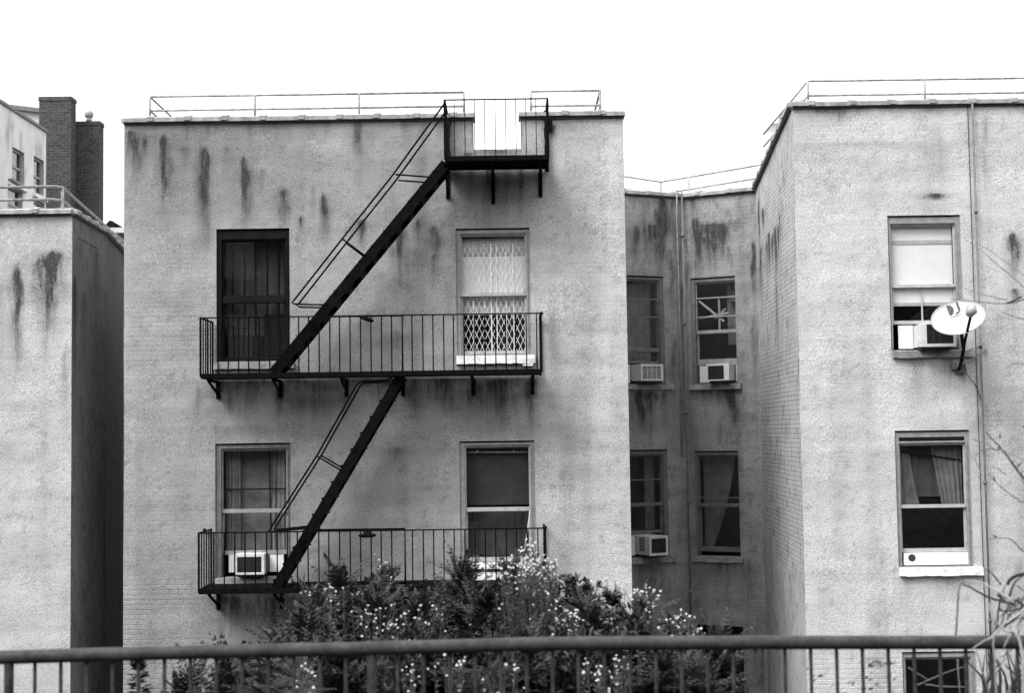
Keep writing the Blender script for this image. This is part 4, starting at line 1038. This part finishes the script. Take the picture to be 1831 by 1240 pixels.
# ================================================================== FIRE ESCAPE
YF = F - .9
fe = empty('fire_escape', (P(660, 660, F).x, F, P(660, 1050, YF).z), 'black iron fire escape with three platforms and two slanting stairs on the main block', 'fire escape')
def platform(x0, x1, zf, hole=None, under=True):
    b = MB()
    a = P(x0[0], x0[1], YF).x; c = P(x1[0], x1[1], YF).x
    y = YF
    b.box(a, c, YF - .006, YF + .006, zf - .075, zf)                 # front angle iron
    b.box(a, c, YF + .006, YF + .06, zf - .012, zf - .004)
    b.box(a, c, F - .055, F - .045, zf - .06, zf)
    b.box(a, a + .012, YF + .006, F - .055, zf - .075, zf); b.box(c - .012, c, YF + .006, F - .055, zf - .075, zf)
    yy = YF + .03
    while yy < F - .09:
        segs = [(a + .012, c - .012)]
        if hole and hole[2] < yy < hole[3]: segs = [(a + .012, hole[0]), (hole[1], c - .012)]
        for (p, q) in segs: b.box(p, q, yy, yy + .042, zf - .018, zf - .010)
        yy += .06
    n = int((c - a) / .9) + 1
    for i in range(1, n):
        xx = a + (c - a) * i / n; b.box(xx - .015, xx + .015, YF + .01, F - .06, zf - .045, zf - .019)
    b.build('platform', M['iron'], fe)
    return a, c
def proto_bar(h, w, parent, x, y, z, mat='iron'):
    b = MB(); o_ = ORG[parent]
    b.box(x - w / 2, x + w / 2, y - w / 2, y + w / 2, z, z + h)
    return b
def railing(a, c, zf, zr, xs_front, w=.018, thick=.03, side_n=4, ends=True, label=None, heavy=True):
    b = MB()
    b.box(a - .012, c + .012, YF - thick * .6, YF + thick * .6, zr - .012, zr + .006)
    b.box(a - .01, a + .018, YF + thick * .6, F - .03, zr - .012, zr + .006); b.box(c - .018, c + .01, YF + thick * .6, F - .03, zr - .012, zr + .006)
    b.box(a - .014, a + .014, YF - .014, YF + .014, zf - .05, zr - .012); b.box(c - .014, c + .014, YF - .014, YF + .014, zf - .05, zr - .012)
    b.box(a - .012, a + .014, F - .06, F - .03, zf - .05, zr - .012); b.box(c - .014, c + .012, F - .06, F - .03, zf - .05, zr - .012)
    rl = b.build('railing', M['iron'], fe)
    q = MB(); x = xs_front[0]; q.box(x - w / 2, x + w / 2, YF - w / 2, YF + w / 2, zf - .03, zr - .012); br = q.build('baluster', M['iron'], rl)
    for x1_ in xs_front[1:]: child_copy(br, rl, (x1_ - x + random.uniform(-.003, .003), 0, 0))
    for xs_, sgn in ((a, 1), (c, -1)):
        for k in range(1, side_n + 1):
            yy = YF + (F - .05 - YF) * k / (side_n + 1)
            child_copy(br, rl, (xs_ - x + (.003 * sgn), yy - YF, 0))
    return rl
def bracket(px, zf, drop, front=.78, w=.04):
    x = P(px, 690, F).x
    b = MB(); yf = F - .9 * front - .02
    b.bar((x, F - .01, zf - .095), (x, yf, zf - .095), w, .035)
    b.bar((x, yf + .04, zf - .11), (x, F - .025, zf - drop), w * .8, .028, (1, 0, 0))
    b.box(x - .03, x + .03, F - .022, F + .01, zf - drop - .07, zf - .11)
    b.tube([(x, F - .04, zf - drop - .03), (x, F + .01, zf - drop - .03)], .028, 8)
    b.build('bracket', M['iron'], fe)
Xm = lambda px, py: P(px, py, YF).x
# middle
zf1 = P(660, 664.5, YF).z; zr1 = P(660, 564.5, YF).z
a1, c1_ = platform((358.5, 617), (968, 610), zf1, (Xm(600, 660), Xm(716, 660), YF + .08, YF + .62))
xsf = [Xm(x, 612) for x in (371, 389.5, 408, 426.5, 445, 463.5, 482, 500.5, 534, 552, 571, 589.5, 607.5, 626, 645, 663.5, 682, 700, 737, 756, 774.5, 793.5, 811, 830, 849, 867.5, 886, 904.5, 922.5, 941, 959.5)]
r1_ = railing(a1, c1_, zf1, zr1, xsf)
# lower
zf2 = P(660, 1050.5, YF).z; zr2 = P(660, 949.5, YF).z
a2, c2_ = platform((355.5, 1003), (975.5, 995), zf2, (Xm(596, 1050), Xm(722, 1050), YF + .08, YF + .62))
xsf = [Xm(x, 1000) for x in (382, 401, 420, 438.5, 457, 477, 496, 514, 532, 551, 570, 588, 607.5, 626.5, 645, 664, 682, 701, 738, 757, 776, 794, 812.5, 831.5, 850, 868.5, 887, 906, 924.5, 943, 962)]
r2_ = railing(a2, c2_, zf2, zr2, xsf)
# top
zf0 = P(890, 278, YF).z; zr0 = P(890, 177, YF).z
a0, c0_ = platform((795, 230), (980, 228), zf0, (Xm(797, 280), Xm(860, 280), YF + .1, YF + .62))
xsf = [Xm(x, 228) for x in (812.5, 831, 849, 867, 885.5, 904, 922.5, 940.5, 959)]
r0_ = railing(a0, c0_, zf0, zr0, xsf, w=.012, thick=.02, side_n=5)
b = MB()
for (xs_, z0_, z1_) in ((a0 + .01, zf0, zr0 - .02), (c0_ - .005, zf0 - .1, zr0)):
    for k in range(7):
        zz = z0_ + (z1_ - z0_) * k / 7; b.box(xs_ - .03 + random.uniform(-.008, .008), xs_ + .03 + random.uniform(-.008, .012), F - .07, F - .02, zz, zz + (z1_ - z0_) / 7 + .001 * (k + 1))
b.build('wall_anchor', M['iron_rust'], fe); b = MB()
b.box(c0_, c0_ + .09, F - .05, F + .01, P(985, 225, F).z - .09, P(985, 225, F).z + .1)
b.build('wall_anchor', M['iron_rust'], fe); b = MB()
b.box(a0 + .0, a0 + .06, F - .06, F + .01, zr0 - .2, zr0 - .1)
b.build('wall_anchor', M['iron_rust'], fe)
b = MB(); b.box(a0 + .02, c0_ - .02, YF + .02, F - .06, zf0 - .0095, zf0 - .004); b.build('deck_sheet', M['iron'], fe)
for x in (390, 502, 620, 720.5, 846, 952): bracket(x, zf1, .28)
for x in (390, 502, 722, 850, 955): bracket(x, zf2, .34)
for x, dr in ((805, .43), (886.5, .52), (972, .42)): bracket(x, zf0, dr, front=.95, w=.045)
# stairs
def stair(top, bot, n, hr, posts, join_b, join_t, wd=(YF + .1, YF + .60), thick=.15, tread=.2):
    ya, yb = wd
    A, B = P(top[0], top[1], ya), P(bot[0], bot[1], ya)
    s = MB()
    for y in wd: s.bar((A.x, y, A.z), (B.x, y, B.z), .016, thick, (0, 1, 0)) if False else s.bar((A.x, y, A.z), (B.x, y, B.z), thick, .016, (0, 1, 0))
    st = s.build('stair', M['iron'], fe)
    k = MB(); k.box(-tread / 2, tread / 2, ya + .012, yb - .012, -.012, .0); k.box(-tread / 2, -tread / 2 + .006, ya + .012, yb - .012, -.05, -.012)
    k.box(-tread / 2 - .012, -tread / 2 + .05, ya - .012, ya - .009, -.03, .004)
    me = k
    first = None
    for i in range(n):
        t = (i + .5) / n; p = A.lerp(B, t)
        if first is None:
            kk = MB(); kk.v = [(v[0] + p.x, v[1], v[2] + p.z) for v in k.v]; kk.f = k.f; first = kk.build('tread', M['iron'], st); p0 = p
        else: child_copy(first, st, (p.x - p0.x, 0, p.z - p0.z))
    for y in wd:
        h = MB()
        pts = [P(x, yy, ya) for x, yy in hr]; pts = [Vector((p.x, y, p.z)) for p in pts]
        h.tube(pts, .0145, 8); ho = h.build('handrail', M['iron'], st, smooth=True)
        for (x0_, y0_, x1_, y1_) in posts:
            g = MB(); p, q = P(x0_, y0_, ya), P(x1_, y1_, ya); g.tube([(p.x, y, p.z), (q.x, y, q.z)], .013, 6); g.build('handrail_post', M['iron'], st, smooth=True)
stair((797, 292), (488, 668), 14, [(794, 186), (700, 316), (612, 427), (526, 537), (522, 541), (526, 544), (588, 546)], [(707, 312, 772, 317), (613, 428, 656, 460)], 0, 0)
stair((717, 672), (493, 1052), 13, [(714, 668), (690, 681), (645, 684), (638, 688), (567, 815), (484, 945), (480, 951), (486, 952), (551, 945)], [(566, 816, 610, 842)], 0, 0, thick=.14)
# guards at the stair openings and the dark cleats hung on them
def guard(x0, x1, y_r, zf, y_=YF + .62):
    b = MB(); p, q = P(x0, y_r[0], y_), P(x1, y_r[1], y_)
    b.tube([(p.x, y_, p.z), (q.x, y_, p.z), (q.x, y_, zf)], .016, 8); b.build('opening_guard', M['iron'], fe, smooth=True)
guard(560, 719, (567, 569), zf1); guard(548, 724, (949, 949), zf2)
def cleat(p, q, r=.032):
    b = MB(); v = q - p
    b.tube([p, p + v * .12, p + v * .5, p + v * .88, q], [r * .4, r * .8, r, r * .85, r * .4], 10); b.build('cleat', M['iron'], fe, smooth=True)
cleat(P(642, 566, YF - .03), P(668, 575, YF - .03)); cleat(P(641, 959, YF - .03), P(672, 958, YF - .03))
b = MB(); q = P(656, 955, YF - .03); b.box(q.x - .05, q.x + .05, YF - .05, YF - .01, q.z - .01, q.z + .035)
for (x, y, r_) in ((968, 561, .03), (974, 944, .035), (366, 949, .03)): b.ball(P(x, y, YF if x > 500 else F - .05), r_, 5)
b.build('fixing', M['iron_rust'], fe)

# ================================================================== FOREGROUND RAILING
YR = 5.5
fr_ = empty('street_railing', (0, YR, 4.67), 'thick pipe railing with thin bars close to the camera', 'railing')
cp_ = [(-260, 1187), (0, 1177), (150, 1172.5), (300, 1168.5), (480, 1164.5), (640, 1161.5), (800, 1157), (960, 1152.5), (1150, 1151), (1350, 1150), (1600, 1150), (1831, 1149.5), (2100, 1149)]
b = MB(); rr = .0265
b.tube([P(x, y, YR) for x, y in cp_], rr, 20); b.build('top_rail', M['fence_rail'], fr_, smooth=True)
b = MB(); b.tube([P(x, y + 340, YR) for x, y in cp_], .02, 12); b.build('bottom_rail', M['fence_rail'], fr_, smooth=True)
def rail_y(x):
    for (a, ya), (c, yc) in zip(cp_, cp_[1:]):
        if x <= c: return ya + (yc - ya) * (x - a) / (c - a)
    return 1149
def bar_at(x, r, name, proto=None, n=10):
    p = P(x, rail_y(x) + 8, YR); x_, z_ = P(x, 1205, YR).x, p.z
    b = MB(); b.tube([(x_, YR, 4.6), (x_, YR, z_)], r, n); return b.build(name, M['fence_bar'], fr_, smooth=True)
for x in (-680 + 43, 16, 665, 1358, 2050): bar_at(x, .0185, 'post', n=14)
for base, nb, nx in ((16, 14, 665), (665, 15, 1358), (1358, 15, 2052), (-637, 14, 16)):
    for k in range(1, nb):
        x = base + (nx - base) * k / nb
        if -60 < x < 1900: bar_at(x, .0072, 'baluster')

# ================================================================== PLANTS
R = random.Random(11)
def rv(): return Vector((R.gauss(0, 1), R.gauss(0, 1), R.gauss(0, 1))).normalized()
def blade(b, p, d, nrm, L_, w):
    """one folded leaf: two faces meeting on the midrib"""
    s_ = d.cross(nrm)
    if s_.length < 1e-3: s_ = d.cross(Vector((0.3, .2, 1)))
    s_.normalize(); n_ = s_.cross(d)
    m_ = p + d * (L_ * .45) - n_ * (w * .15); t = p + d * L_ - n_ * (L_ * .12)
    i = len(b.v); b.v += [tuple(p), tuple(m_ + s_ * (w / 2) + n_ * (w * .18)), tuple(t), tuple(m_ - s_ * (w / 2) + n_ * (w * .18)), tuple(m_)]
    b.f += [(i, i + 1, i + 4), (i + 1, i + 2, i + 4), (i + 2, i + 3, i + 4), (i + 3, i, i + 4)]
def frond(b, p, d, L_, leaf, w, n, droop=.25):
    """feathery spray of leaflets on a drooping twig"""
    side = d.cross(Vector((0, 0, 1)))
    if side.length < .05: side = Vector((1, 0, 0))
    side = (side.normalized() + rv() * .35).normalized()
    q = p.copy(); dd = d.copy(); up = side.cross(d).normalized()
    for k in range(n):
        t = k / n
        q = q + dd * (L_ / n); dd = (dd + Vector((0, 0, -droop / n))).normalized()
        ll = leaf * (1.05 - .75 * t) * R.uniform(.75, 1.2)
        for s_ in (-1, 1):
            if R.random() < .1: continue
            ld = (dd * .75 + side * (s_ * .8) + rv() * .18).normalized()
            blade(b, q, ld, up, ll, w * R.uniform(.8, 1.25))
    blade(b, q, dd, up, leaf * .6, w)
def base_at(px, Y, ytop):
    top = P(px, ytop, Y); return top, Vector((top.x, Y, terrain(Y) - .03))
def shrub(px, ytop, hw, Y, label, kind='needle', dens=1.0, leafm='leaf_dark', conical=False, name='evergreen_shrub', cat='shrub', group='shrubs behind the street railing'):
    top, g = base_at(px, Y, ytop)
    Hh = top.z - g.z; rad_ = hw / FPX * Y
    t = empty(name, g, label, cat, group)
    tr = MB(); lf = MB()
    ns = max(4, int((7 if not conical else 1) * (rad_ / .22)))
    if conical: ns = 1
    stems = []
    for i in range(ns):
        a = R.uniform(0, 6.28); r_ = rad_ * math.sqrt(R.random()) if not conical else 0
        hh = Hh * (1 - .42 * (r_ / max(rad_, .01)) ** 1.6) * R.uniform(.8, 1.0)
        if i == 0: r_ *= .3; hh = Hh
        tip = g + Vector((math.cos(a) * r_, math.sin(a) * r_ * .8, hh))
        mid = g.lerp(tip, .5) + Vector((math.cos(a), math.sin(a), 0)) * (r_ * -.12) + rv() * .03
        pts = [g, g.lerp(mid, .5), mid, mid.lerp(tip, .5) + rv() * .015, tip]
        tr.tube(pts, [.014, .012, .009, .006, .003], 5, cap=False); stems.append(pts)
    for pts in stems:
        nf = int((230 if not conical else 300) * dens * (Hh / 1.2))
        for k in range(nf):
            t_ = 1 - (k / nf) * (.72 if not conical else .8)
            s_ = t_ * (len(pts) - 1); i = min(int(s_), len(pts) - 2); p = pts[i].lerp(pts[i + 1], s_ - i)
            a = R.uniform(0, 6.28)
            el = R.uniform(-.1, .75) if not conical else R.uniform(.1, .5)
            if t_ > .93: el = R.uniform(.5, 1.4)
            d = Vector((math.cos(a) * math.cos(el), math.sin(a) * math.cos(el), math.sin(el)))
            if kind == 'needle':
                L_ = R.uniform(.12, .26) * (1 if not conical else (.25 + 1.1 * (1 - t_)) * rad_ / .1 * .62)
                frond(lf, p, d, min(L_, .42), .06, .016, 9 if L_ > .1 else 5)
            elif kind == 'broad':
                q = p + d * R.uniform(.02, .16)
                tr.tube([p, q], [.003, .002], 4, cap=False)
                for j in range(5):
                    blade(lf, q + rv() * .025, (d + rv() * .9).normalized(), Vector((0, 0, 1)) + rv() * .5, R.uniform(.04, .07), R.uniform(.022, .036))
            else:
                L_ = R.uniform(.1, .24); frond(lf, p, d, L_, .032, .007, 11, .1)
    tr.build('stem', M['bark'], t); lf.build('foliage', M[leafm], t)
    return t
# flower prototype
fl = MB(); nP = 11
for k in range(nP):
    a = 2 * math.pi * k / nP; d = Vector((math.cos(a), math.sin(a), .22)); s_ = Vector((-math.sin(a), math.cos(a), 0)) * .0028
    p = d * .003; q = d * .0095; e_ = d * .0145
    i = len(fl.v); fl.v += [tuple(p - s_ * .6), tuple(p + s_ * .6), tuple(q + s_), tuple(e_), tuple(q - s_)]; fl.f.append((i, i + 1, i + 2, i + 3, i + 4))
fl.ball((0, 0, .002), .0042, 3, .7)
FLOWER = None
def daisies(px, ytop, Y, spread, n, label, hgt=.5, spread_y=60, size=1.15, leafy=1.0):
    """a clump of thin leafy stems with small white flowers; spread in photo pixels"""
    global FLOWER
    top, g = base_at(px, Y, ytop); sx = spread / FPX * Y; sy = spread_y / FPX * Y
    t = empty('wildflower_plant', g, label, 'wildflower', 'white wildflowers among the shrubs')
    st = MB(); lf = MB(); heads = []
    for i in range(n):
        a = R.gauss(0, .55); tip = Vector((g.x + sx * max(-1.1, min(1.1, a)), Y + R.uniform(-.2, .2), top.z - sy * abs(R.gauss(0, .5)) * .9))
        if i == 0: tip.z = top.z
        b0 = Vector((g.x + (tip.x - g.x) * .35 + R.uniform(-.03, .03), Y + R.uniform(-.1, .1), max(g.z, tip.z - hgt - .4)))
        pts = [b0, b0.lerp(tip, .4) + rv() * .015, b0.lerp(tip, .75) + rv() * .012, tip]
        st.tube(pts, [.0034, .0026, .0019, .0014], 4, cap=False)
        for k in range(int(16 * leafy)):
            s_ = R.uniform(.35, .97) * 3; j = min(int(s_), 2); p = pts[j].lerp(pts[j + 1], s_ - j)
            blade(lf, p, (Vector((R.gauss(0, 1), R.gauss(0, 1), .8))).normalized(), Vector((0, 0, 1)), R.uniform(.02, .05), R.uniform(.004, .009))
        heads.append(tip)
        for k in range(R.choice((0, 0, 1, 1))):
            s_ = R.uniform(2.2, 2.85); p = pts[2].lerp(pts[3], s_ - 2); q = p + Vector((R.uniform(-.05, .05), R.uniform(-.04, .04), R.uniform(.01, .06)))
            st.tube([p, q], [.002, .0013], 4, cap=False); heads.append(q)
    st.build('stem', M['stem'], t); lf.build('foliage', M['leaf_light'], t)
    for h in heads:
        if FLOWER is None:
            FLOWER = MB(); FLOWER.v = fl.v; FLOWER.f = fl.f
            o = FLOWER.build('flower', M['petal'], None); o.parent = t; FLOWER = o
        else: o = FLOWER.copy(); C.objects.link(o); o.parent = t
        o.location = h - g
        s_ = R.uniform(.75, 1.25) * size; o.scale = (s_, s_, s_ * R.uniform(.8, 1.6))
        o.rotation_euler = (R.uniform(.2, 1.3), R.uniform(-.5, .5), R.uniform(-.6, .6))
    return t
LB = lambda s: s
shrub(247, 1186, 30, 7.8, 'small pointed conifer sprig alone at the left end of the planting', conical=True, dens=.55, name='young_conifer')
shrub(335, 1226, 36, 7.6, 'low spiky dark bush beside the pointed sprig left of the planting', dens=.8)
shrub(440, 1204, 44, 8.0, 'dark bush in front of the lowest left window behind the rail', dens=.9)
shrub(512, 1150, 30, 8.6, 'low dark bush lying along the rail below the stair foot', dens=.8)
shrub(570, 1085, 40, 8.7, 'dark leafy bush under the foot of the lower stair', kind='broad', dens=1.1)
shrub(618, 1046, 44, 8.9, 'tall feathery dark bush right of the stair foot', dens=.9)
shrub(700, 1050, 58, 9.0, 'loose leafy bush under the lower platform', kind='broad', dens=.9, leafm='leaf_mid')
shrub(790, 1070, 50, 8.9, 'pale wispy bush between darker bushes under the lower platform', kind='wisp', dens=1.3, leafm='leaf_light', name='wispy_shrub')
shrub(832, 1034, 60, 8.8, 'dense blackish evergreen below the dark glass window', dens=1.2)
shrub(905, 1038, 60, 8.7, 'dark arching evergreen left of the densest daisies', dens=1.2)
shrub(975, 1060, 46, 8.8, 'evergreen right under the densest daisies', dens=1.1)
shrub(1030, 1066, 36, 8.4, 'broad leafed bush against the right edge of the tall block', kind='broad', dens=1.3, leafm='leaf_dark')
shrub(1094, 1066, 38, 8.5, 'pointed conifer sprig standing before the white wall corner', conical=True, dens=.8, name='young_conifer')
shrub(1150, 1108, 30, 8.4, 'feathery bush at the mouth of the light court', dens=1.0)
shrub(1215, 1148, 30, 8.2, 'small dark bush under the light court flowers', dens=.9)
shrub(1292, 1150, 20, 8.3, 'grey green sprays before the black court basement opening', dens=.6, leafm='leaf_mid')
for i, (x, y, hw, Y, k, lm, lb) in enumerate((
  (545, 1120, 40, 8.0, 'needle', 'leaf_dark', 'dark bush in front of the leafy one at the stair foot'),
  (660, 1092, 56, 8.3, 'needle', 'leaf_dark', 'dark bush under the thick left patch of daisies'),
  (745, 1098, 56, 8.3, 'needle', 'leaf_mid', 'bush under the thick middle patch of daisies'),
  (870, 1085, 60, 8.2, 'needle', 'leaf_dark', 'low dark bush before the black evergreen'),
  (960, 1088, 56, 8.1, 'broad', 'leaf_dark', 'low leafy bush under the densest daisies'),
  (1040, 1105, 40, 7.9, 'needle', 'leaf_dark', 'low dark bush at the right edge of the tall block'),
  (1130, 1128, 40, 8.0, 'broad', 'leaf_dark', 'low leafy bush right of the pointed sprig'),
  (400, 1222, 36, 7.4, 'needle', 'leaf_dark', 'dark bush at the left of the lowest window behind the bars'),
  (480, 1214, 46, 7.2, 'needle', 'leaf_dark', 'dark bush seen through the bars under the stair foot'),
  (548, 1190, 40, 7.0, 'wisp', 'leaf_light', 'pale silvery bush seen through the bars'),
  (610, 1184, 56, 7.3, 'needle', 'leaf_dark', 'dark bush left of the first thick post behind the bars'),
  (700, 1180, 60, 7.2, 'broad', 'leaf_mid', 'leafy bush right of the thick post behind the bars'),
  (780, 1174, 60, 7.4, 'needle', 'leaf_dark', 'black green bush below the wispy bush, behind the bars'),
  (860, 1174, 60, 7.2, 'wisp', 'leaf_mid', 'grassy bush behind the bars at the middle of the railing'),
  (940, 1170, 62, 7.4, 'needle', 'leaf_dark', 'dark bush below the densest daisies, behind the bars'),
  (1020, 1172, 60, 7.2, 'broad', 'leaf_dark', 'broad leafed bush behind the bars below the wall edge'),
  (1100, 1186, 54, 7.3, 'needle', 'leaf_dark', 'dark bush behind the bars below the pointed sprig'),
  (1180, 1195, 50, 7.2, 'needle', 'leaf_dark', 'dark bush behind the bars below the court flowers'),
  (1240, 1210, 36, 7.3, 'needle', 'leaf_mid', 'greyer bush at the right end of the planting'))):
    shrub(x, y, hw, Y, lb, kind=k, leafm=lm, dens=1.15, name='wispy_shrub' if k == 'wisp' else 'evergreen_shrub')
DZ = [
 (566, 1056, 8.4, 30, 9, 'white daisies over the leafy bush at the stair foot', 30),
 (600, 1050, 8.5, 24, 6, 'few white daisies beside the feathery bush', 30),
 (650, 1052, 8.5, 30, 10, 'white daisies left of the thin budding stalks', 50),
 (682, 992, 8.6, 22, 6, 'tall budding stalks rising past the lower platform', 70),
 (672, 1085, 8.0, 34, 14, 'thick patch of white daisies left under the lower platform', 40),
 (722, 1085, 8.1, 40, 14, 'thick patch of white daisies at the middle under the lower platform', 50),
 (778, 1075, 8.3, 34, 9, 'thin stalked daisies before the wispy bush', 50),
 (740, 1105, 7.6, 60, 12, 'scattered white daisies low over the rail', 50),
 (950, 968, 8.2, 20, 26, 'highest white daisies in front of the dark glass window', 60),
 (962, 1000, 7.9, 30, 60, 'densest bright clump of white daisies at the platform end', 70),
 (935, 1002, 8.0, 40, 34, 'white daisies spreading left along the white sill', 50),
 (870, 1062, 8.2, 40, 7, 'sparse white daisies over the black evergreen', 40),
 (1010, 1085, 7.8, 30, 30, 'white daisies on the broad leafed bush', 40),
 (1000, 1110, 7.7, 60, 12, 'low white daisies right of the densest clump', 40),
 (1090, 1038, 8.8, 40, 14, 'faint white daisies against the bright wall', 25),
 (1155, 1050, 8.0, 26, 26, 'bright white daisies at the left of the dark light court', 45),
 (1213, 1094, 7.8, 22, 16, 'smaller bunch of white daisies in the middle of the light court', 40),
 (1240, 1120, 7.9, 36, 8, 'lowest daisies before the court basement opening', 30),
 (735, 1190, 6.9, 20, 8, 'white daisies behind the bars just right of the thick post', 40),
 (800, 1172, 6.9, 30, 8, 'white daisies behind the bars under the middle of the rail', 30),
 (548, 1190, 6.8, 22, 7, 'pale daisies on the silvery bush behind the bars', 40),
 (1062, 1180, 6.9, 24, 12, 'white daisies behind the bars below the wall edge', 50),
 (1110, 1185, 6.9, 22, 9, 'white daisies behind the bars below the pointed sprig', 40),
 (900, 1190, 6.8, 50, 7, 'thin pale stalks with daisies behind the middle bars', 40)]
for (x, y, Y, sp, n, lb, sy) in DZ:
    faint = 'faint' in lb or 'budding' in lb
    daisies(x, y, Y, sp, n, lb, spread_y=sy, size=.36 if 'budding' in lb else (.42 if faint else .5), leafy=.6 if faint else 1.3, hgt=.35)

# bare climbing stems at the right
VN = MB; vines = empty('bare_vine', P(1800, 1240, 5.9), 'tangle of bare pale and dark vine stems over the right end of the railing', 'vine')
VD, VM, VL = 'twig_dark', 'twig_mid', 'twig_light'
def twig(mb, pts, Y, r0, r1=None, wob=.004):
    r1 = r1 or r0 * .6; ys = Y if hasattr(Y, '__len__') else (Y, Y)
    raw = [P(x, y, ys[0] + (ys[1] - ys[0]) * i / (len(pts) - 1)) for i, (x, y) in enumerate(pts)]
    out = []
    for i in range(len(raw) - 1):                    # smooth curve through the points
        p0 = raw[max(i - 1, 0)]; p1 = raw[i]; p2 = raw[i + 1]; p3 = raw[min(i + 2, len(raw) - 1)]
        for k in range(5):
            t = k / 5
            out.append(.5 * ((2 * p1) + (p2 - p0) * t + (2 * p0 - 5 * p1 + 4 * p2 - p3) * t * t + (3 * p1 - p0 - 3 * p2 + p3) * t ** 3) + rv() * wob * .4)
    out.append(raw[-1]); n = len(out)
    k_ = .5 if mb == 'twig_light' else .8
    b = MB(); b.tube(out, [k_ * (r0 + (r1 - r0) * i / (n - 1)) for i in range(n)], 6); b.build('stem', M[mb], vines, smooth=True)
# over the wall, thin
twig(VM, [(1840, 522), (1812, 497), (1780, 470), (1750, 445), (1722, 425)], (7.5, 8.2), .0055, .002)
twig(VM, [(1840, 498), (1800, 470), (1770, 448), (1748, 436)], (7.5, 8.0), .004, .002)
twig(VM, [(1840, 532), (1810, 541), (1780, 543), (1750, 540), (1700, 535)], (7.3, 8.0), .006, .0025)
twig(VD, [(1826, 531), (1812, 538), (1800, 542)], 7.3, .007, .005)
twig(VM, [(1800, 536), (1770, 530), (1740, 522), (1715, 510)], (7.4, 8.1), .004, .002)
twig(VM, [(1845, 575), (1810, 565), (1790, 558)], 7.6, .0035, .002)
twig(VL, [(1845, 575), (1815, 585), (1770, 605), (1735, 630)], 7.4, .003, .002)
twig(VM, [(1845, 655), (1815, 650), (1800, 660)], 7.5, .003, .002)
twig(VD, [(1845, 870), (1822, 845), (1800, 815), (1785, 797), (1770, 782), (1764, 774)], (6.2, 6.8), .0075, .003)
twig(VM, [(1787, 806), (1765, 803), (1748, 812), (1744, 823), (1752, 838)], 6.7, .0035, .002)
twig(VM, [(1780, 805), (1765, 795), (1738, 786)], 6.8, .003, .0015)
twig(VL, [(1845, 830), (1815, 815), (1795, 806), (1785, 804)], 6.3, .006, .003)
twig(VD, [(1845, 902), (1825, 897), (1800, 880), (1780, 862), (1768, 850)], (6.3, 6.9), .0035, .0015)
twig(VM, [(1845, 878), (1832, 866), (1823, 848)], 6.3, .0035)
twig(VM, [(1800, 850), (1785, 840), (1775, 835)], 6.5, .003)
twig(VD, [(1845, 995), (1826, 983), (1810, 967), (1795, 963), (1770, 964)], (6.2, 6.8), .0045, .0015)
for (x, y) in ((1785, 805), (1810, 830), (1823, 850), (1782, 962), (1778, 860), (1788, 783), (1830, 765), (1820, 835)):
    twig(VD, [(x, y), (x + R.uniform(-8, 8), y - R.uniform(3, 9))], 6.4, .006, .002)
# the big loop by the sill
twig(VM, [(1709, 1136), (1711, 1110), (1713, 1070), (1716, 1048), (1724, 1041), (1735, 1040)], 5.9, .006, .004)
twig(VL, [(1726, 1041), (1740, 1040), (1760, 1045), (1780, 1057), (1797, 1066), (1815, 1078)], (5.9, 5.7), .006, .008)
twig(VD, [(1722, 1046), (1740, 1054), (1770, 1070), (1795, 1077), (1815, 1083)], (6.0, 5.8), .005, .009)
twig(VM, [(1715, 1040), (1709, 1030)], 6.0, .004); twig(VD, [(1789, 1062), (1788, 1075), (1784, 1105), (1785, 1125)], 5.9, .006, .005)
twig(VM, [(1793, 1062), (1796, 1050), (1802, 1044)], 5.8, .004)
twig(VD, [(1802, 1046), (1806, 1038), (1818, 1031), (1845, 1024)], (5.8, 5.6), .007, .009)
twig(VL, [(1769, 1077), (1771, 1092), (1778, 1107), (1788, 1120), (1800, 1130), (1812, 1130), (1822, 1143), (1828, 1165), (1830, 1200), (1829, 1260)], (5.35, 5.25), .007, .012)
twig(VL, [(1738, 1163), (1757, 1149), (1775, 1138), (1792, 1120), (1810, 1108), (1845, 1080)], (5.3, 5.5), .004, .011)
twig(VL, [(1740, 1165), (1746, 1172)], 5.3, .003); twig(VL, [(1776, 1140), (1777, 1165), (1780, 1200), (1782, 1260)], 5.3, .006, .007)
twig(VL, [(1795, 1160), (1805, 1140), (1816, 1125), (1825, 1105), (1845, 1085)], 5.3, .004, .009)
twig(VD, [(1845, 1085), (1825, 1100), (1808, 1112), (1795, 1122)], 5.9, .011, .006)
twig(VM, [(1845, 1050), (1825, 1075), (1812, 1090), (1800, 1112)], 5.9, .008, .005)
for k in range(34):                                  # the tangle
    mb = (VD, VD, VM, VL)[R.randrange(4)]
    x = R.uniform(1780, 1860); y = R.uniform(1040, 1140); dx_ = R.uniform(-45, 45); dy_ = R.uniform(-60, 60)
    twig(mb, [(x, y), (x + dx_ * .5 + R.uniform(-8, 8), y + dy_ * .5), (x + dx_, y + dy_ + R.uniform(-10, 10))], R.uniform(5.6, 6.3), R.uniform(.003, .009), .002)
for k in range(26):
    mb = (VD, VD, VM)[R.randrange(3)]
    x = R.uniform(1745, 1850); y = 1250; dx_ = R.uniform(-35, 35)
    twig(mb, [(x, y), (x + dx_ * .4 + R.uniform(-10, 10), y - R.uniform(25, 40)), (x + dx_, y - R.uniform(55, 95))], R.uniform(6.2, 7.2), R.uniform(.007, .014), .003)
twig(VM, [(1636, 1228), (1660, 1218), (1690, 1205), (1730, 1191)], 6.6, .004, .002); twig(VM, [(1624, 1195), (1645, 1208), (1660, 1217)], 6.6, .004)
twig(VL, [(1655, 1225), (1690, 1229), (1740, 1230)], 6.6, .004, .002); twig(VM, [(1712, 1180), (1714, 1215), (1718, 1250)], 6.6, .005)
